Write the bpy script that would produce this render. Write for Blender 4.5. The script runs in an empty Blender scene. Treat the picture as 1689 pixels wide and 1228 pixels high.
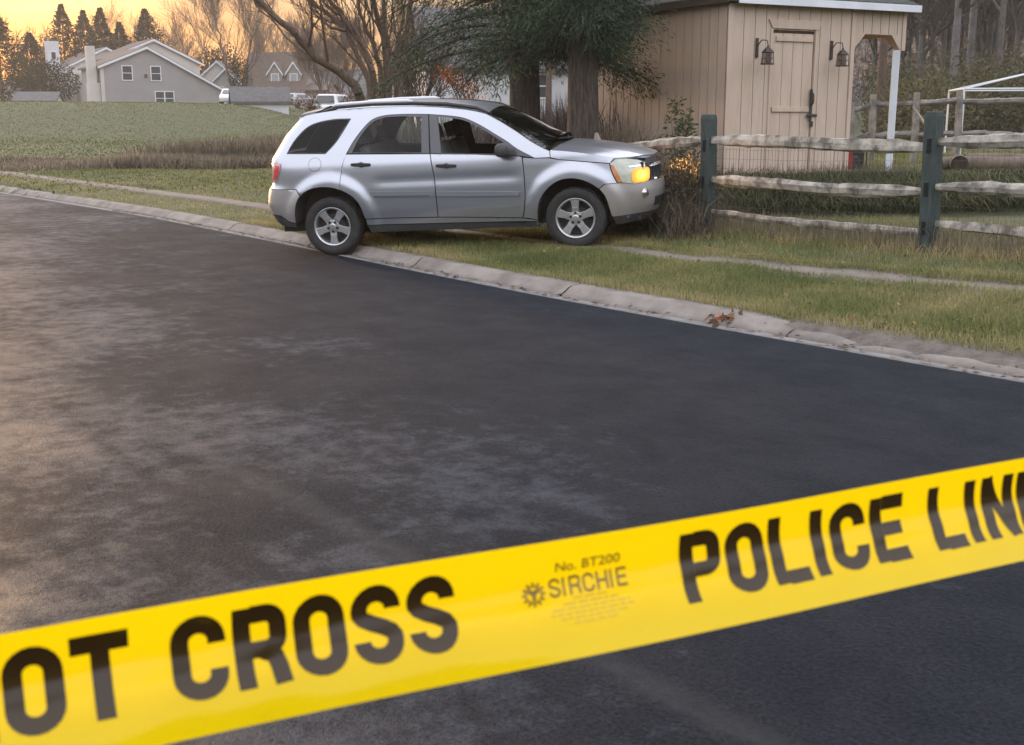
import bpy, math, random
import numpy as np
from mathutils import Vector, Matrix
from mathutils.geometry import delaunay_2d_cdt
random.seed(7); RNG = np.random.default_rng(7)
SC = bpy.context.scene
COL = SC.collection
R = math.radians

# ------------------------------------------------------------------ camera
CAM_H, FPX = 1.6, 2000.0
cam_d = bpy.data.cameras.new('camera'); cam = bpy.data.objects.new('camera', cam_d); COL.objects.link(cam)
PITCH = math.atan((614 - 190) / FPX)
cam.location = (0, 0, CAM_H); cam.rotation_euler = (math.pi / 2 - PITCH, 0, 0)
cam_d.sensor_width = 36; cam_d.lens = 36 * FPX / 1689; cam_d.clip_start = .05; cam_d.clip_end = 3000
cam_d.dof.use_dof = True; cam_d.dof.focus_distance = 14.0; cam_d.dof.aperture_fstop = 15
SC.camera = cam

# ------------------------------------------------------------------ world, sun, exposure
SUN_AZ, SUN_EL = R(-33), R(3.2)          # azimuth from +Y towards +X
world = bpy.data.worlds.new('World'); SC.world = world; world.use_nodes = True
wn, wl = world.node_tree.nodes, world.node_tree.links
bg = wn['Background']
sky = wn.new('ShaderNodeTexSky'); sky.sky_type = 'NISHITA'; sky.sun_disc = False
sky.sun_elevation = SUN_EL; sky.sun_rotation = SUN_AZ
sky.air_density = 1.0; sky.dust_density = 3.0; sky.ozone_density = 1.5
# added fill light: a pale lavender upper sky over the clear band at the horizon
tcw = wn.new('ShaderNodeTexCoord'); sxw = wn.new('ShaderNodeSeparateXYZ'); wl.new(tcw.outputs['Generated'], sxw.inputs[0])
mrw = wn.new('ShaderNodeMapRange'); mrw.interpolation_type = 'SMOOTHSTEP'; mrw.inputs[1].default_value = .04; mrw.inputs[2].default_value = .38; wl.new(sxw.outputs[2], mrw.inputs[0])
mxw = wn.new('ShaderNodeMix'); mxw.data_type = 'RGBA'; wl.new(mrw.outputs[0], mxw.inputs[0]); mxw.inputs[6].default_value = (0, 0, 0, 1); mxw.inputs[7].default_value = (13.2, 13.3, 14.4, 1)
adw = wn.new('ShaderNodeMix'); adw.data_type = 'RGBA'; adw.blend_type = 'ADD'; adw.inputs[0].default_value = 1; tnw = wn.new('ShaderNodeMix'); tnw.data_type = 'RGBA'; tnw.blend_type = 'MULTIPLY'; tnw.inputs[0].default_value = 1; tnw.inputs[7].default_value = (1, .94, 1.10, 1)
mpw = wn.new('ShaderNodeMapping'); mpw.inputs['Scale'].default_value = (1.6, 1.6, 11); wl.new(tcw.outputs['Generated'], mpw.inputs[0])
nzw = wn.new('ShaderNodeTexNoise'); nzw.inputs['Scale'].default_value = 3.2; nzw.inputs['Detail'].default_value = 5; wl.new(mpw.outputs[0], nzw.inputs['Vector'])
crw = wn.new('ShaderNodeValToRGB'); crw.color_ramp.elements[0].position = .36; crw.color_ramp.elements[1].position = .66; crw.color_ramp.elements[0].color = (.82, .74, .66, 1); crw.color_ramp.elements[1].color = (1.25, 1.22, 1.2, 1); wl.new(nzw.outputs['Fac'], crw.inputs[0])
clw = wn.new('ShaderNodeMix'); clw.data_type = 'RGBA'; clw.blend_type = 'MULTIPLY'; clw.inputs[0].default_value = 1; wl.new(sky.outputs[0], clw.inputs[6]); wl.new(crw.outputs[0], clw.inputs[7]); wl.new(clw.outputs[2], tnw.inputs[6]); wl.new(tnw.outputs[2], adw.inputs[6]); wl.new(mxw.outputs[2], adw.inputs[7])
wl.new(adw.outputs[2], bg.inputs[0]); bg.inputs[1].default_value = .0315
sun_d = bpy.data.lights.new('sun', 'SUN'); sun = bpy.data.objects.new('sun', sun_d); COL.objects.link(sun)
sun_d.energy = .8; sun_d.angle = R(6); sun_d.color = (1, .62, .30)
sd = Vector((math.sin(SUN_AZ) * math.cos(SUN_EL), math.cos(SUN_AZ) * math.cos(SUN_EL), math.sin(SUN_EL)))
sun.rotation_euler = sd.to_track_quat('Z', 'Y').to_euler()
SC.view_settings.view_transform = 'Standard'; SC.view_settings.look = 'None'
SC.view_settings.gamma = 1; SC.view_settings.exposure = 2.25
SC.render.engine = 'CYCLES'
cy = SC.cycles
cy.use_denoising = True; cy.max_bounces = 8; cy.diffuse_bounces = 3; cy.glossy_bounces = 4
cy.transparent_max_bounces = 24; cy.transmission_bounces = 6; cy.sample_clamp_indirect = 6
cy.caustics_reflective = False; cy.caustics_refractive = False

# ------------------------------------------------------------------ materials
def mat(name, c1, c2=None, scale=8, rough=.8, metal=0, bump=0, bscale=None, stretch=None, spec=None, detail=4,
        coat=0, rough2=None, tint=None, trans=None, contrast=(.35, .65)):
    m = bpy.data.materials.new(name); m.use_nodes = True
    n, l = m.node_tree.nodes, m.node_tree.links
    p = n['Principled BSDF']
    p.inputs['Base Color'].default_value = (*c1, 1); p.inputs['Roughness'].default_value = rough
    p.inputs['Metallic'].default_value = metal
    if spec is not None: p.inputs['Specular IOR Level'].default_value = spec
    if coat: p.inputs['Coat Weight'].default_value = coat; p.inputs['Coat Roughness'].default_value = .05
    tc = n.new('ShaderNodeTexCoord'); mp = n.new('ShaderNodeMapping'); l.new(tc.outputs['Object'], mp.inputs[0])
    if stretch: mp.inputs['Scale'].default_value = stretch
    if tint:                                     # per-leaf variation carried by the mesh
        at = n.new('ShaderNodeAttribute'); at.attribute_name = 'tint'
        cr = n.new('ShaderNodeValToRGB'); cr.color_ramp.elements.remove(cr.color_ramp.elements[0])
        for i, c in enumerate(tint):
            e = cr.color_ramp.elements[0] if i == 0 else cr.color_ramp.elements.new(i / (len(tint) - 1))
            e.position = i / (len(tint) - 1); e.color = (*c, 1)
        l.new(at.outputs['Fac'], cr.inputs[0]); l.new(cr.outputs[0], p.inputs['Base Color'])
        src = cr.outputs[0]
        if trans:
            tb = n.new('ShaderNodeBsdfTranslucent'); l.new(src, tb.inputs[0])
            mx = n.new('ShaderNodeMixShader'); mx.inputs[0].default_value = trans
            l.new(p.outputs[0], mx.inputs[1]); l.new(tb.outputs[0], mx.inputs[2])
            l.new(mx.outputs[0], n['Material Output'].inputs[0])
    elif c2 is not None:
        nz = n.new('ShaderNodeTexNoise'); nz.inputs['Scale'].default_value = scale; nz.inputs['Detail'].default_value = detail
        nz.inputs['Roughness'].default_value = .62
        l.new(mp.outputs[0], nz.inputs['Vector'])
        cr = n.new('ShaderNodeValToRGB'); cr.color_ramp.elements[0].position = contrast[0]; cr.color_ramp.elements[1].position = contrast[1]
        cr.color_ramp.elements[0].color = (*c1, 1); cr.color_ramp.elements[1].color = (*c2, 1)
        l.new(nz.outputs['Fac'], cr.inputs[0]); l.new(cr.outputs[0], p.inputs['Base Color'])
        if rough2 is not None:
            mr = n.new('ShaderNodeMapRange'); mr.inputs[1].default_value = contrast[0]; mr.inputs[2].default_value = contrast[1]
            mr.inputs[3].default_value = rough; mr.inputs[4].default_value = rough2
            l.new(nz.outputs['Fac'], mr.inputs[0]); l.new(mr.outputs[0], p.inputs['Roughness'])
    if bump:
        nb = n.new('ShaderNodeTexNoise'); nb.inputs['Scale'].default_value = bscale or scale * 3; nb.inputs['Detail'].default_value = 5
        l.new(mp.outputs[0], nb.inputs['Vector'])
        b = n.new('ShaderNodeBump'); b.inputs['Strength'].default_value = bump; b.inputs['Distance'].default_value = .02
        l.new(nb.outputs['Fac'], b.inputs['Height']); l.new(b.outputs[0], p.inputs['Normal'])
    return m

def glass_mat(name, tint, refl=(1, 1, 1), rough=.02, ior=1.27):
    m = bpy.data.materials.new(name); m.use_nodes = True
    n, l = m.node_tree.nodes, m.node_tree.links; n.clear()
    o = n.new('ShaderNodeOutputMaterial'); t = n.new('ShaderNodeBsdfTransparent'); t.inputs[0].default_value = (*tint, 1)
    g = n.new('ShaderNodeBsdfGlossy'); g.inputs['Roughness'].default_value = rough; g.inputs[0].default_value = (*refl, 1)
    f = n.new('ShaderNodeFresnel'); f.inputs[0].default_value = ior
    x = n.new('ShaderNodeMixShader'); l.new(f.outputs[0], x.inputs[0]); l.new(t.outputs[0], x.inputs[1]); l.new(g.outputs[0], x.inputs[2])
    l.new(x.outputs[0], o.inputs[0]); return m

def glow_mat(name, col, strength, base=(.6, .5, .3)):
    m = mat(name, base, rough=.2); p = m.node_tree.nodes['Principled BSDF']
    p.inputs['Emission Color'].default_value = (*col, 1); p.inputs['Emission Strength'].default_value = strength
    return m

# ------------------------------------------------------------------ object helpers
def tag(o, label=None, cat=None, group=None, kind=None):
    if label: o['label'] = label
    if cat: o['category'] = cat
    if group: o['group'] = group
    if kind: o['kind'] = kind
    return o
def empty(name, loc=(0, 0, 0), rz=0):
    o = bpy.data.objects.new(name, None); COL.objects.link(o); o.location = loc; o.rotation_euler = (0, 0, rz); o.empty_display_size = .2
    return o
def npobj(name, V, F, m, parent=None, tint=None, smooth=False, kind=None):
    V = np.asarray(V, dtype=np.float32).reshape(-1, 3); F = np.asarray(F, dtype=np.int32)
    me = bpy.data.meshes.new(name); k = F.shape[1]
    me.vertices.add(len(V)); me.vertices.foreach_set('co', V.ravel())
    me.loops.add(F.size); me.loops.foreach_set('vertex_index', F.ravel())
    me.polygons.add(len(F)); me.polygons.foreach_set('loop_start', np.arange(0, F.size, k, dtype=np.int32))
    if smooth: me.polygons.foreach_set('use_smooth', np.ones(len(F), dtype=bool))
    if tint is not None:
        a = me.attributes.new('tint', 'FLOAT', 'POINT'); a.data.foreach_set('value', np.asarray(tint, dtype=np.float32))
    me.update(calc_edges=True); me.validate()
    o = bpy.data.objects.new(name, me); COL.objects.link(o); me.materials.append(m)
    if parent is not None: o.parent = parent
    if kind: o['kind'] = kind
    return o
class MB:
    def __init__(s): s.v = []; s.f = []
    def add(s, V, F):
        b = len(s.v); s.v += [tuple(p) for p in V]; s.f += [tuple(i + b for i in f) for f in F]; return s
    def box(s, c, d, M=None):
        x, y, z = (k / 2 for k in d)
        P = [Vector((sx * x, sy * y, sz * z)) for sx in (-1, 1) for sy in (-1, 1) for sz in (-1, 1)]
        if M is not None: P = [M @ p for p in P]
        P = [p + Vector(c) for p in P]
        return s.add(P, [(0, 1, 3, 2), (4, 6, 7, 5), (0, 4, 5, 1), (2, 3, 7, 6), (0, 2, 6, 4), (1, 5, 7, 3)])
    def box2(s, a, b): return s.box([(p + q) / 2 for p, q in zip(a, b)], [abs(q - p) for p, q in zip(a, b)])
    def beam(s, p0, p1, w, h):
        p0, p1 = Vector(p0), Vector(p1); d = p1 - p0; q = d.to_track_quat('Y', 'Z').to_matrix()
        return s.box((p0 + p1) / 2, (w, d.length, h), q)
    def tube(s, pts, rad, n=8, cap=True, flat=1):
        pts = [Vector(p) for p in pts]; rings = []
        if not hasattr(rad, '__len__'): rad = [rad] * len(pts)
        prev = None; V = []
        for i, p in enumerate(pts):
            t = (pts[min(i + 1, len(pts) - 1)] - pts[max(i - 1, 0)]).normalized()
            if prev is None:
                a = Vector((0, 0, 1)) if abs(t.z) < .9 else Vector((1, 0, 0)); u = t.cross(a).normalized()
            else: u = (prev - t * prev.dot(t)).normalized()
            prev = u; w = t.cross(u)
            for k in range(n):
                an = 2 * math.pi * k / n; V.append(p + (u * math.cos(an) + w * math.sin(an) * flat) * rad[i])
        F = [(i * n + k, i * n + (k + 1) % n, (i + 1) * n + (k + 1) % n, (i + 1) * n + k) for i in range(len(pts) - 1) for k in range(n)]
        if cap: F += [tuple(range(n))[::-1], tuple((len(pts) - 1) * n + k for k in range(n))]
        return s.add(V, F)
    def lathe(s, prof, c, axis, n=32):                # prof: (radius, along axis)
        axis = Vector(axis).normalized(); a = Vector((0, 0, 1)) if abs(axis.z) < .9 else Vector((1, 0, 0))
        u = axis.cross(a).normalized(); w = axis.cross(u); c = Vector(c)
        V = [c + axis * h + (u * math.cos(2 * math.pi * k / n) + w * math.sin(2 * math.pi * k / n)) * r for r, h in prof for k in range(n)]
        return s.add(V, [(i * n + k, i * n + (k + 1) % n, (i + 1) * n + (k + 1) % n, (i + 1) * n + k) for i in range(len(prof) - 1) for k in range(n)])
    def prism(s, poly, f0, f1):                       # poly: 2-D points, f0/f1 map to 3-D end faces
        n = len(poly); V = [f0(*p) for p in poly] + [f1(*p) for p in poly]
        return s.add(V, [tuple(range(n))[::-1], tuple(range(n, 2 * n))] + [(k, (k + 1) % n, n + (k + 1) % n, n + k) for k in range(n)])
    def build(s, name, m, parent=None, smooth=False, bevel=0, kind=None):
        me = bpy.data.meshes.new(name); me.from_pydata(s.v, [], s.f); me.validate(); me.update()
        if smooth: me.polygons.foreach_set('use_smooth', [True] * len(me.polygons))
        o = bpy.data.objects.new(name, me); COL.objects.link(o); me.materials.append(m)
        if parent is not None: o.parent = parent
        if bevel:
            b = o.modifiers.new('bevel', 'BEVEL'); b.width = bevel; b.segments = 2; b.limit_method = 'ANGLE'
        if kind: o['kind'] = kind
        return o
def pxY(u, v, Y):                                     # the point at distance Y seen at photo pixel (u, v)
    a = (u - 844.5) / FPX; b = (614 - v) / FPX; c, s = math.cos(PITCH), math.sin(PITCH)
    t = Y / (c + b * s); return Vector((a * t, Y, CAM_H + (b * c - s) * t))

# ------------------------------------------------------------------ terrain
P0 = np.array([-1.66, 13.54]); RD = np.array([.6005, -.7998]); RN = np.array([.7998, .6005])
_bt = np.array([-80, -40, -15, -7.3, -1.7, 0, 2.4, 4.2, 6.6, 8, 14, 40]); _bv = np.array([-3, -.9, .06, .28, .13, .03, -.05, -.07, 0, .05, .3, 1.5])
_ft = np.linspace(-80, 40, 481); _fv = np.convolve(np.pad(np.interp(_ft, _bt, _bv), 6, 'edge'), np.ones(13) / 13, 'valid')
def bow(t): return np.interp(t, _ft, _fv)
def st(x, y):
    dx, dy = x - P0[0], y - P0[1]; t = dx * RD[0] + dy * RD[1]
    return dx * RN[0] + dy * RN[1] - bow(t), t
def xy(s, t):
    s = s + bow(t); return P0[0] + RD[0] * t + RN[0] * s, P0[1] + RD[1] * t + RN[1] * s
def sm(x, a, b):
    k = np.clip((x - a) / (b - a), 0, 1); return k * k * (3 - 2 * k)
def lump(x, y, f, ph=0): return np.sin(x * f + 1.3 * np.sin(y * f * .7 + ph)) * np.sin(y * f * 1.1 + ph + 1.1 * np.sin(x * f * .6))
def gz(x, y):
    x = np.asarray(x, float); y = np.asarray(y, float)
    s, t = st(x, y)
    z = .085 + .045 * sm(s, .4, 1.6) + .07 * sm(s, 1.9, 3.5) + .02 * np.clip(t, -1, 9) * sm(s, .5, 3.5)
    z = z + .06 * sm(s, 3.6, 5) * sm(x, -1.5, 1.5) + .36 * sm(y, 15.6, 16.4) * sm(x, -1, 1.6) * sm(s, 3.6, 5) + .1 * sm(y, 18, 40)
    far = 1.3 * sm(y, 55, 95) + 1.1 * sm(y, 98, 140) + 3 * sm(y, 140, 400)
    berm = (1.86 + .07 * lump(x, y, .16)) * sm(y, 56, 76) * (1 - .72 * sm(x, -21.5, -14.5) - .28 * sm(x, -13, -5)) + .25 * sm(y, 30, 60) * (1 - sm(x, -20, -6))
    z = z + np.maximum(far, berm) + .006 * lump(x, y, 5.1) * sm(s, .6, 1.2) + .03 * lump(x, y, .5, 2) * sm(s, 4, 9)
    z = np.where(s < .30, -.06, z)
    z = np.where(s < -9.5, .06, z)
    return z
# ------------------------------------------------------------------ ground, road, kerb, sidewalk
m_ground = mat('lawn_soil', (.058, .067, .024), (.082, .082, .036), scale=1.3, rough=.95, bump=.7, bscale=30)
m_asph = mat('asphalt', (.0075, .0088, .0122), (.0112, .0126, .0162), scale=2.2, rough=.78, rough2=.60, detail=12, contrast=(.35, .75), spec=.10)
def road_nodes(m):
    n, l = m.node_tree.nodes, m.node_tree.links; p = n['Principled BSDF']
    tc = n.new('ShaderNodeTexCoord'); mp = n.new('ShaderNodeMapping'); mp.inputs['Rotation'].default_value = (0, 0, math.atan2(-RD[1], RD[0]))
    l.new(tc.outputs['Object'], mp.inputs[0])
    for nd in [x for x in n if x.type == 'TEX_NOISE']:
        for k in list(nd.inputs['Vector'].links): l.remove(k)
        l.new(mp.outputs[0], nd.inputs['Vector'])
    st_ = n.new('ShaderNodeMapping'); st_.inputs['Scale'].default_value = (.8, .95, 1); l.new(mp.outputs[0], st_.inputs[0])
    big = [x for x in n if x.type == 'TEX_NOISE'][0]; l.new(st_.outputs[0], big.inputs['Vector']); big.inputs['Distortion'].default_value = .25; big.inputs['Roughness'].default_value = .72
    nb = n.new('ShaderNodeTexNoise'); nb.inputs['Scale'].default_value = 60; nb.inputs['Detail'].default_value = 4; nb.inputs['Roughness'].default_value = .8; l.new(mp.outputs[0], nb.inputs['Vector'])
    nc = n.new('ShaderNodeTexNoise'); nc.inputs['Scale'].default_value = 16; nc.inputs['Detail'].default_value = 6; l.new(mp.outputs[0], nc.inputs['Vector'])
    ad = n.new('ShaderNodeMath'); ad.operation = 'MULTIPLY_ADD'; ad.inputs[1].default_value = .5; l.new(nc.outputs['Fac'], ad.inputs[0]); l.new(nb.outputs['Fac'], ad.inputs[2])
    b = n.new('ShaderNodeBump'); b.inputs['Strength'].default_value = 1; b.inputs['Distance'].default_value = .014
    l.new(ad.outputs[0], b.inputs['Height']); l.new(b.outputs[0], p.inputs['Normal'])
    # fine grain and the pale paving joint that runs along the carriageway
    sx = n.new('ShaderNodeSeparateXYZ'); l.new(tc.outputs['Object'], sx.inputs[0])
    import itertools
    ja, jb = Vector((-3.68, 8.58)), Vector((-.37, 4.30)); d = (jb - ja).normalized(); nn = Vector((-d.y, d.x))
    m1 = n.new('ShaderNodeMath'); m1.operation = 'MULTIPLY'; m1.inputs[1].default_value = nn.x; l.new(sx.outputs[0], m1.inputs[0])
    m2 = n.new('ShaderNodeMath'); m2.operation = 'MULTIPLY_ADD'; m2.inputs[1].default_value = nn.y; l.new(sx.outputs[1], m2.inputs[0]); l.new(m1.outputs[0], m2.inputs[2])
    m3 = n.new('ShaderNodeMath'); m3.operation = 'SUBTRACT'; m3.inputs[1].default_value = nn.dot(ja); l.new(m2.outputs[0], m3.inputs[0])
    wob = n.new('ShaderNodeMath'); wob.operation = 'MULTIPLY_ADD'; wob.inputs[1].default_value = .10; l.new(nc.outputs['Fac'], wob.inputs[0]); l.new(m3.outputs[0], wob.inputs[2])
    m4 = n.new('ShaderNodeMath'); m4.operation = 'ABSOLUTE'; l.new(wob.outputs[0], m4.inputs[0])
    mr = n.new('ShaderNodeMapRange'); mr.inputs[1].default_value = .02; mr.inputs[2].default_value = .09; mr.inputs[3].default_value = 1; mr.inputs[4].default_value = 0
    l.new(m4.outputs[0], mr.inputs[0])
    mm = n.new('ShaderNodeMath'); mm.operation = 'MULTIPLY'; l.new(mr.outputs[0], mm.inputs[0]); l.new(nc.outputs['Fac'], mm.inputs[1])
    old = p.inputs['Base Color'].links[0].from_socket
    mg = n.new('ShaderNodeMix'); mg.data_type = 'RGBA'; mg.blend_type = 'MULTIPLY'; mg.inputs[0].default_value = .75
    cr = n.new('ShaderNodeValToRGB'); cr.color_ramp.elements[0].color = (.12, .12, .12, 1); cr.color_ramp.elements[1].color = (2.9, 2.9, 2.9, 1)
    cr.color_ramp.elements[0].position = .35; cr.color_ramp.elements[1].position = .68
    l.new(nb.outputs['Fac'], cr.inputs[0]); l.new(old, mg.inputs[6]); l.new(cr.outputs[0], mg.inputs[7])
    mj = n.new('ShaderNodeMix'); mj.data_type = 'RGBA'; l.new(mm.outputs[0], mj.inputs[0]); l.new(mg.outputs[2], mj.inputs[6]); mj.inputs[7].default_value = (.040, .040, .041, 1)
    # worn, polished patches with sheen painted into their colour, thinning out towards the near end of the street
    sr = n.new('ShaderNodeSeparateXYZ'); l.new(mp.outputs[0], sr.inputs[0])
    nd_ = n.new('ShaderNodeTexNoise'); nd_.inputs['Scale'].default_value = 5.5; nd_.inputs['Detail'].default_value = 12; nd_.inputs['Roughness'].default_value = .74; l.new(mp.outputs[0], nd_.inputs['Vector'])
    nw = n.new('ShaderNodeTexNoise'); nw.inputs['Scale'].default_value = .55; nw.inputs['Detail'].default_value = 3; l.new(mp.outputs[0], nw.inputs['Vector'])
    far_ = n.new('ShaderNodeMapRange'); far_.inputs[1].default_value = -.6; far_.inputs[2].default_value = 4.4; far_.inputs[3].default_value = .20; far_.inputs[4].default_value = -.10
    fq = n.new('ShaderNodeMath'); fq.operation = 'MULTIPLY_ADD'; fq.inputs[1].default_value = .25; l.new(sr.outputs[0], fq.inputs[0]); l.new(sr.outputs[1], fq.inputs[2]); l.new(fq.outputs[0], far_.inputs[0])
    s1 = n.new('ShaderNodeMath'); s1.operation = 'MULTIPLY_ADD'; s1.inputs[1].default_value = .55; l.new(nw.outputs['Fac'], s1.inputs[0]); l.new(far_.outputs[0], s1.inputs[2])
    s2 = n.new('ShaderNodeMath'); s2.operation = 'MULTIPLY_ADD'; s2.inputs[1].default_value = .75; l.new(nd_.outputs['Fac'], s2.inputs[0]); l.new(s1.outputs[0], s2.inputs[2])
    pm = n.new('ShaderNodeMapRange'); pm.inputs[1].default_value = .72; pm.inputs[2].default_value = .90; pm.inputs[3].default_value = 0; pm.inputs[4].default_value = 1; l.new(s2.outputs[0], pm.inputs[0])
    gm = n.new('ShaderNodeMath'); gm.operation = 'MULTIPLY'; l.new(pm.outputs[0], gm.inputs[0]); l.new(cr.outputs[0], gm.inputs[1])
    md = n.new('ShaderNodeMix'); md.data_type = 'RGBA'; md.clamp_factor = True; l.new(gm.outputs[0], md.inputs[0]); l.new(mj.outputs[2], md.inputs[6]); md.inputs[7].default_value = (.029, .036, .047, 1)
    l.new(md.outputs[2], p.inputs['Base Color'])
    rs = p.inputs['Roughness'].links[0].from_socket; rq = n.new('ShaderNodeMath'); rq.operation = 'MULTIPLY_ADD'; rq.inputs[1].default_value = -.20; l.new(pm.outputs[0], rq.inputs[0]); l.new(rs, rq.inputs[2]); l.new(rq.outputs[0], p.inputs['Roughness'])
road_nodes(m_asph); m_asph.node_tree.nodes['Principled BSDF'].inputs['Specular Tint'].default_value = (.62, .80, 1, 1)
m_conc = mat('concrete', (.12, .104, .090), (.225, .198, .175), scale=2.6, rough=.85, bump=.25, bscale=60, detail=8)
m_gutter = mat('gutter_concrete', (.13, .125, .12), (.20, .19, .18), scale=5, rough=.8, bump=.2, bscale=60)
m_walk = mat('sidewalk_concrete', (.115, .096, .078), (.18, .152, .122), scale=4, rough=.9, bump=.25, bscale=50, detail=8)
def grid_sheet(name, xs, ys, fz, m, kind='structure', smooth=True):
    X, Y = np.meshgrid(xs, ys); Z = fz(X, Y); nx, ny = len(xs), len(ys)
    i = np.arange(ny - 1)[:, None] * nx + np.arange(nx - 1)[None, :]
    F = np.stack([i, i + 1, i + nx + 1, i + nx], -1).reshape(-1, 4)
    return npobj(name, np.stack([X, Y, Z], -1), F, m, kind=kind, smooth=smooth)
xs = np.unique(np.concatenate([np.linspace(-330, -60, 18), np.linspace(-60, -14, 93), np.linspace(-14, 12, 261), np.linspace(12, 60, 60), np.linspace(60, 330, 18)]))
ys = np.unique(np.concatenate([np.linspace(-60, 4, 17), np.linspace(4, 24, 201), np.linspace(24, 90, 110), np.linspace(90, 200, 56), np.linspace(200, 480, 14)]))
def ground_z(X, Y):
    s, t = st(X, Y); return np.where((t > 60) | (t < -110), np.minimum(gz(X, Y), -.06), gz(X, Y))
grid_sheet('ground', xs, ys, ground_z, m_ground)
def strip(name, ts, prof, m, jitter=None, kind='structure', parent=None, smooth=False):
    V = []
    for t in ts:
        for s_, z_ in prof(t):
            x, y = xy(s_, t); V.append((x, y, z_))
    n = len(prof(ts[0])); i = np.arange(len(ts) - 1)[:, None] * n + np.arange(n - 1)[None, :]
    F = np.stack([i, i + 1, i + n + 1, i + n], -1).reshape(-1, 4)
    return npobj(name, V, F, m, kind=kind, smooth=smooth, parent=parent)
ts = np.concatenate([np.linspace(-100, -20, 41), np.linspace(-19.5, 14, 120), np.linspace(14.5, 50, 30)])
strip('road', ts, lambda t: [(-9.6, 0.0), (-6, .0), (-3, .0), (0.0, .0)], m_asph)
strip('gutter', ts, lambda t: [(-.0, -.03), (-.0, .006), (.13, .002), (.14, -.05)], m_gutter)
# kerb cast in 3 m lengths with open joints, chipped on its top edge
V, F = [], []
tj = np.arange(.79 - 2.6 * 24, 40, 2.6)
for a in tj:
    tt = np.linspace(a + .012, a + 2.59, 17); base = len(V)
    for t in tt:
        e = .006 * math.sin(t * 9.1) + .007 * math.sin(t * 23.7 + 1)
        low = .05 * sm(t, 5.3, 6.6)
        for s_, z_ in [(.13, -.05), (.135, .012), (.18, .035), (.235, .075 - low * .6 + e * .5), (.27, .092 - low + e), (.385, .098 - low), (.395, -.05)]:
            x, y = xy(s_, t); V.append((x, y, z_))
    for i in range(16):
        for k in range(6):
            q = base + i * 7 + k; F.append((q, q + 1, q + 8, q + 7))
npobj('kerb', V, F, m_conc, kind='structure', smooth=False)
strip('kerb_bed', ts, lambda t: [(.13, -.02), (.28, .03), (.45, .03)], mat('joint_dirt', (.05, .04, .03), rough=1))
wt = np.array([-80, -20, -5.6, 2, 4.5, 6.6, 9, 40]); wsn = np.array([1.35, 1.35, 1.45, 1.78, 1.82, 1.95, 2.0, 2.0])
def walk_s(t): return float(np.interp(t, wt, wsn))
def walk_prof(t):
    a = walk_s(t); b = a + .56
    zs = [float(gz(*xy(q, t))) + .018 for q in (a, b)]
    return [(a, zs[0] - .08), (a, zs[0]), (b, zs[1]), (b, zs[1] - .08)]
strip('sidewalk', ts, walk_prof, m_walk)
def silt(t):
    k = sm(t, 5.2, 5.9); j = .02 * math.sin(t * 5.3) + .015 * math.sin(t * 13.1)
    return [(.135, .009 * k - .02 * (1 - k)), (.19 + j * k, .052 * k - .02), (.245 + j, .088 * k - .02), (.34, .108 * k - .02), (.48, .116 * k - .02)]
strip('kerb_silt', np.linspace(5.2, 30, 160), silt, mat('gutter_silt', (.075, .062, .052), (.15, .128, .11), scale=7, rough=1, bump=.8, bscale=40, detail=8), smooth=True)

# ------------------------------------------------------------------ grass
m_grass = mat('grass_blades', (.06, .08, .02), rough=.7, spec=.25, trans=.35,
              tint=[(.098, .125, .042), (.155, .172, .058), (.225, .226, .088), (.32, .275, .125), (.41, .325, .18)])
def blades(x, y, h, w, lean=.5, z=None, seg=2, tint=None, droop=0, dirn=None):
    n = len(x); z = gz(x, y) if z is None else z
    an = RNG.uniform(0, 2 * np.pi, n) if dirn is None else dirn
    la = np.abs(RNG.normal(0, lean, n)); fa = RNG.uniform(0, np.pi, n)
    dx, dy = np.cos(an), np.sin(an); wx, wy = np.cos(fa) * w / 2, np.sin(fa) * w / 2
    mx, my, mz = x + dx * h * la * .35, y + dy * h * la * .35, z + h * .6
    tx, ty, tz = x + dx * h * la, y + dy * h * la, z + h * np.clip(1 - .35 * la - droop, .1, 1)
    V = np.stack([np.stack([x - wx, y - wy, z - .01], -1), np.stack([x + wx, y + wy, z - .01], -1),
                  np.stack([mx + wx * .8, my + wy * .8, mz], -1), np.stack([mx - wx * .8, my - wy * .8, mz], -1), np.stack([tx, ty, tz], -1)], 1)
    i = np.arange(n)[:, None] * 5
    F = np.concatenate([i + [[0, 1, 2]], i + [[0, 2, 3]], i + [[3, 2, 4]]])
    return V.reshape(-1, 3), F, np.repeat(RNG.random(n) if tint is None else np.clip(tint, 0, 1), 5)
def cards_flat(x, y, z, n):
    a = RNG.uniform(0, 6.283, n); l_ = RNG.uniform(.012, .04, n); w_ = l_ * RNG.uniform(.35, .7, n); c, s_ = np.cos(a), np.sin(a); h = RNG.uniform(.002, .016, n)
    V = np.stack([np.stack([x - c * l_, y - s_ * l_, z + 0 * h], -1), np.stack([x + s_ * w_, y - c * w_, z + h], -1), np.stack([x + c * l_, y + s_ * l_, z + h * .4], -1), np.stack([x - s_ * w_, y + c * w_, z + h * .7], -1)], 1)
    return V.reshape(-1, 3), np.arange(n * 4).reshape(n, 4), np.repeat(RNG.random(n), 4)
def patch_tint(x, y, dry=0.):
    return np.clip(.36 + .22 * lump(x, y, 1.7) + .16 * lump(x, y, 4.3, 1) + .10 * lump(x, y, .45, 4) + RNG.normal(0, .17, len(x)) + dry, 0, 1)
def scatter(n, smin, smax, tmin, tmax):
    s = RNG.uniform(smin, smax, n); t = RNG.uniform(tmin, tmax, n); x, y = xy(s, t); return x, y, s, t
def in_view(x, y, pad=.13): return (np.abs(x / np.maximum(y, .1)) < .4222 + pad) & (y > 3)
acc = []
x, y, s, t = scatter(150000, .33, 2.6, -4.5, 8.2)            # verge between kerb and sidewalk
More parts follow.
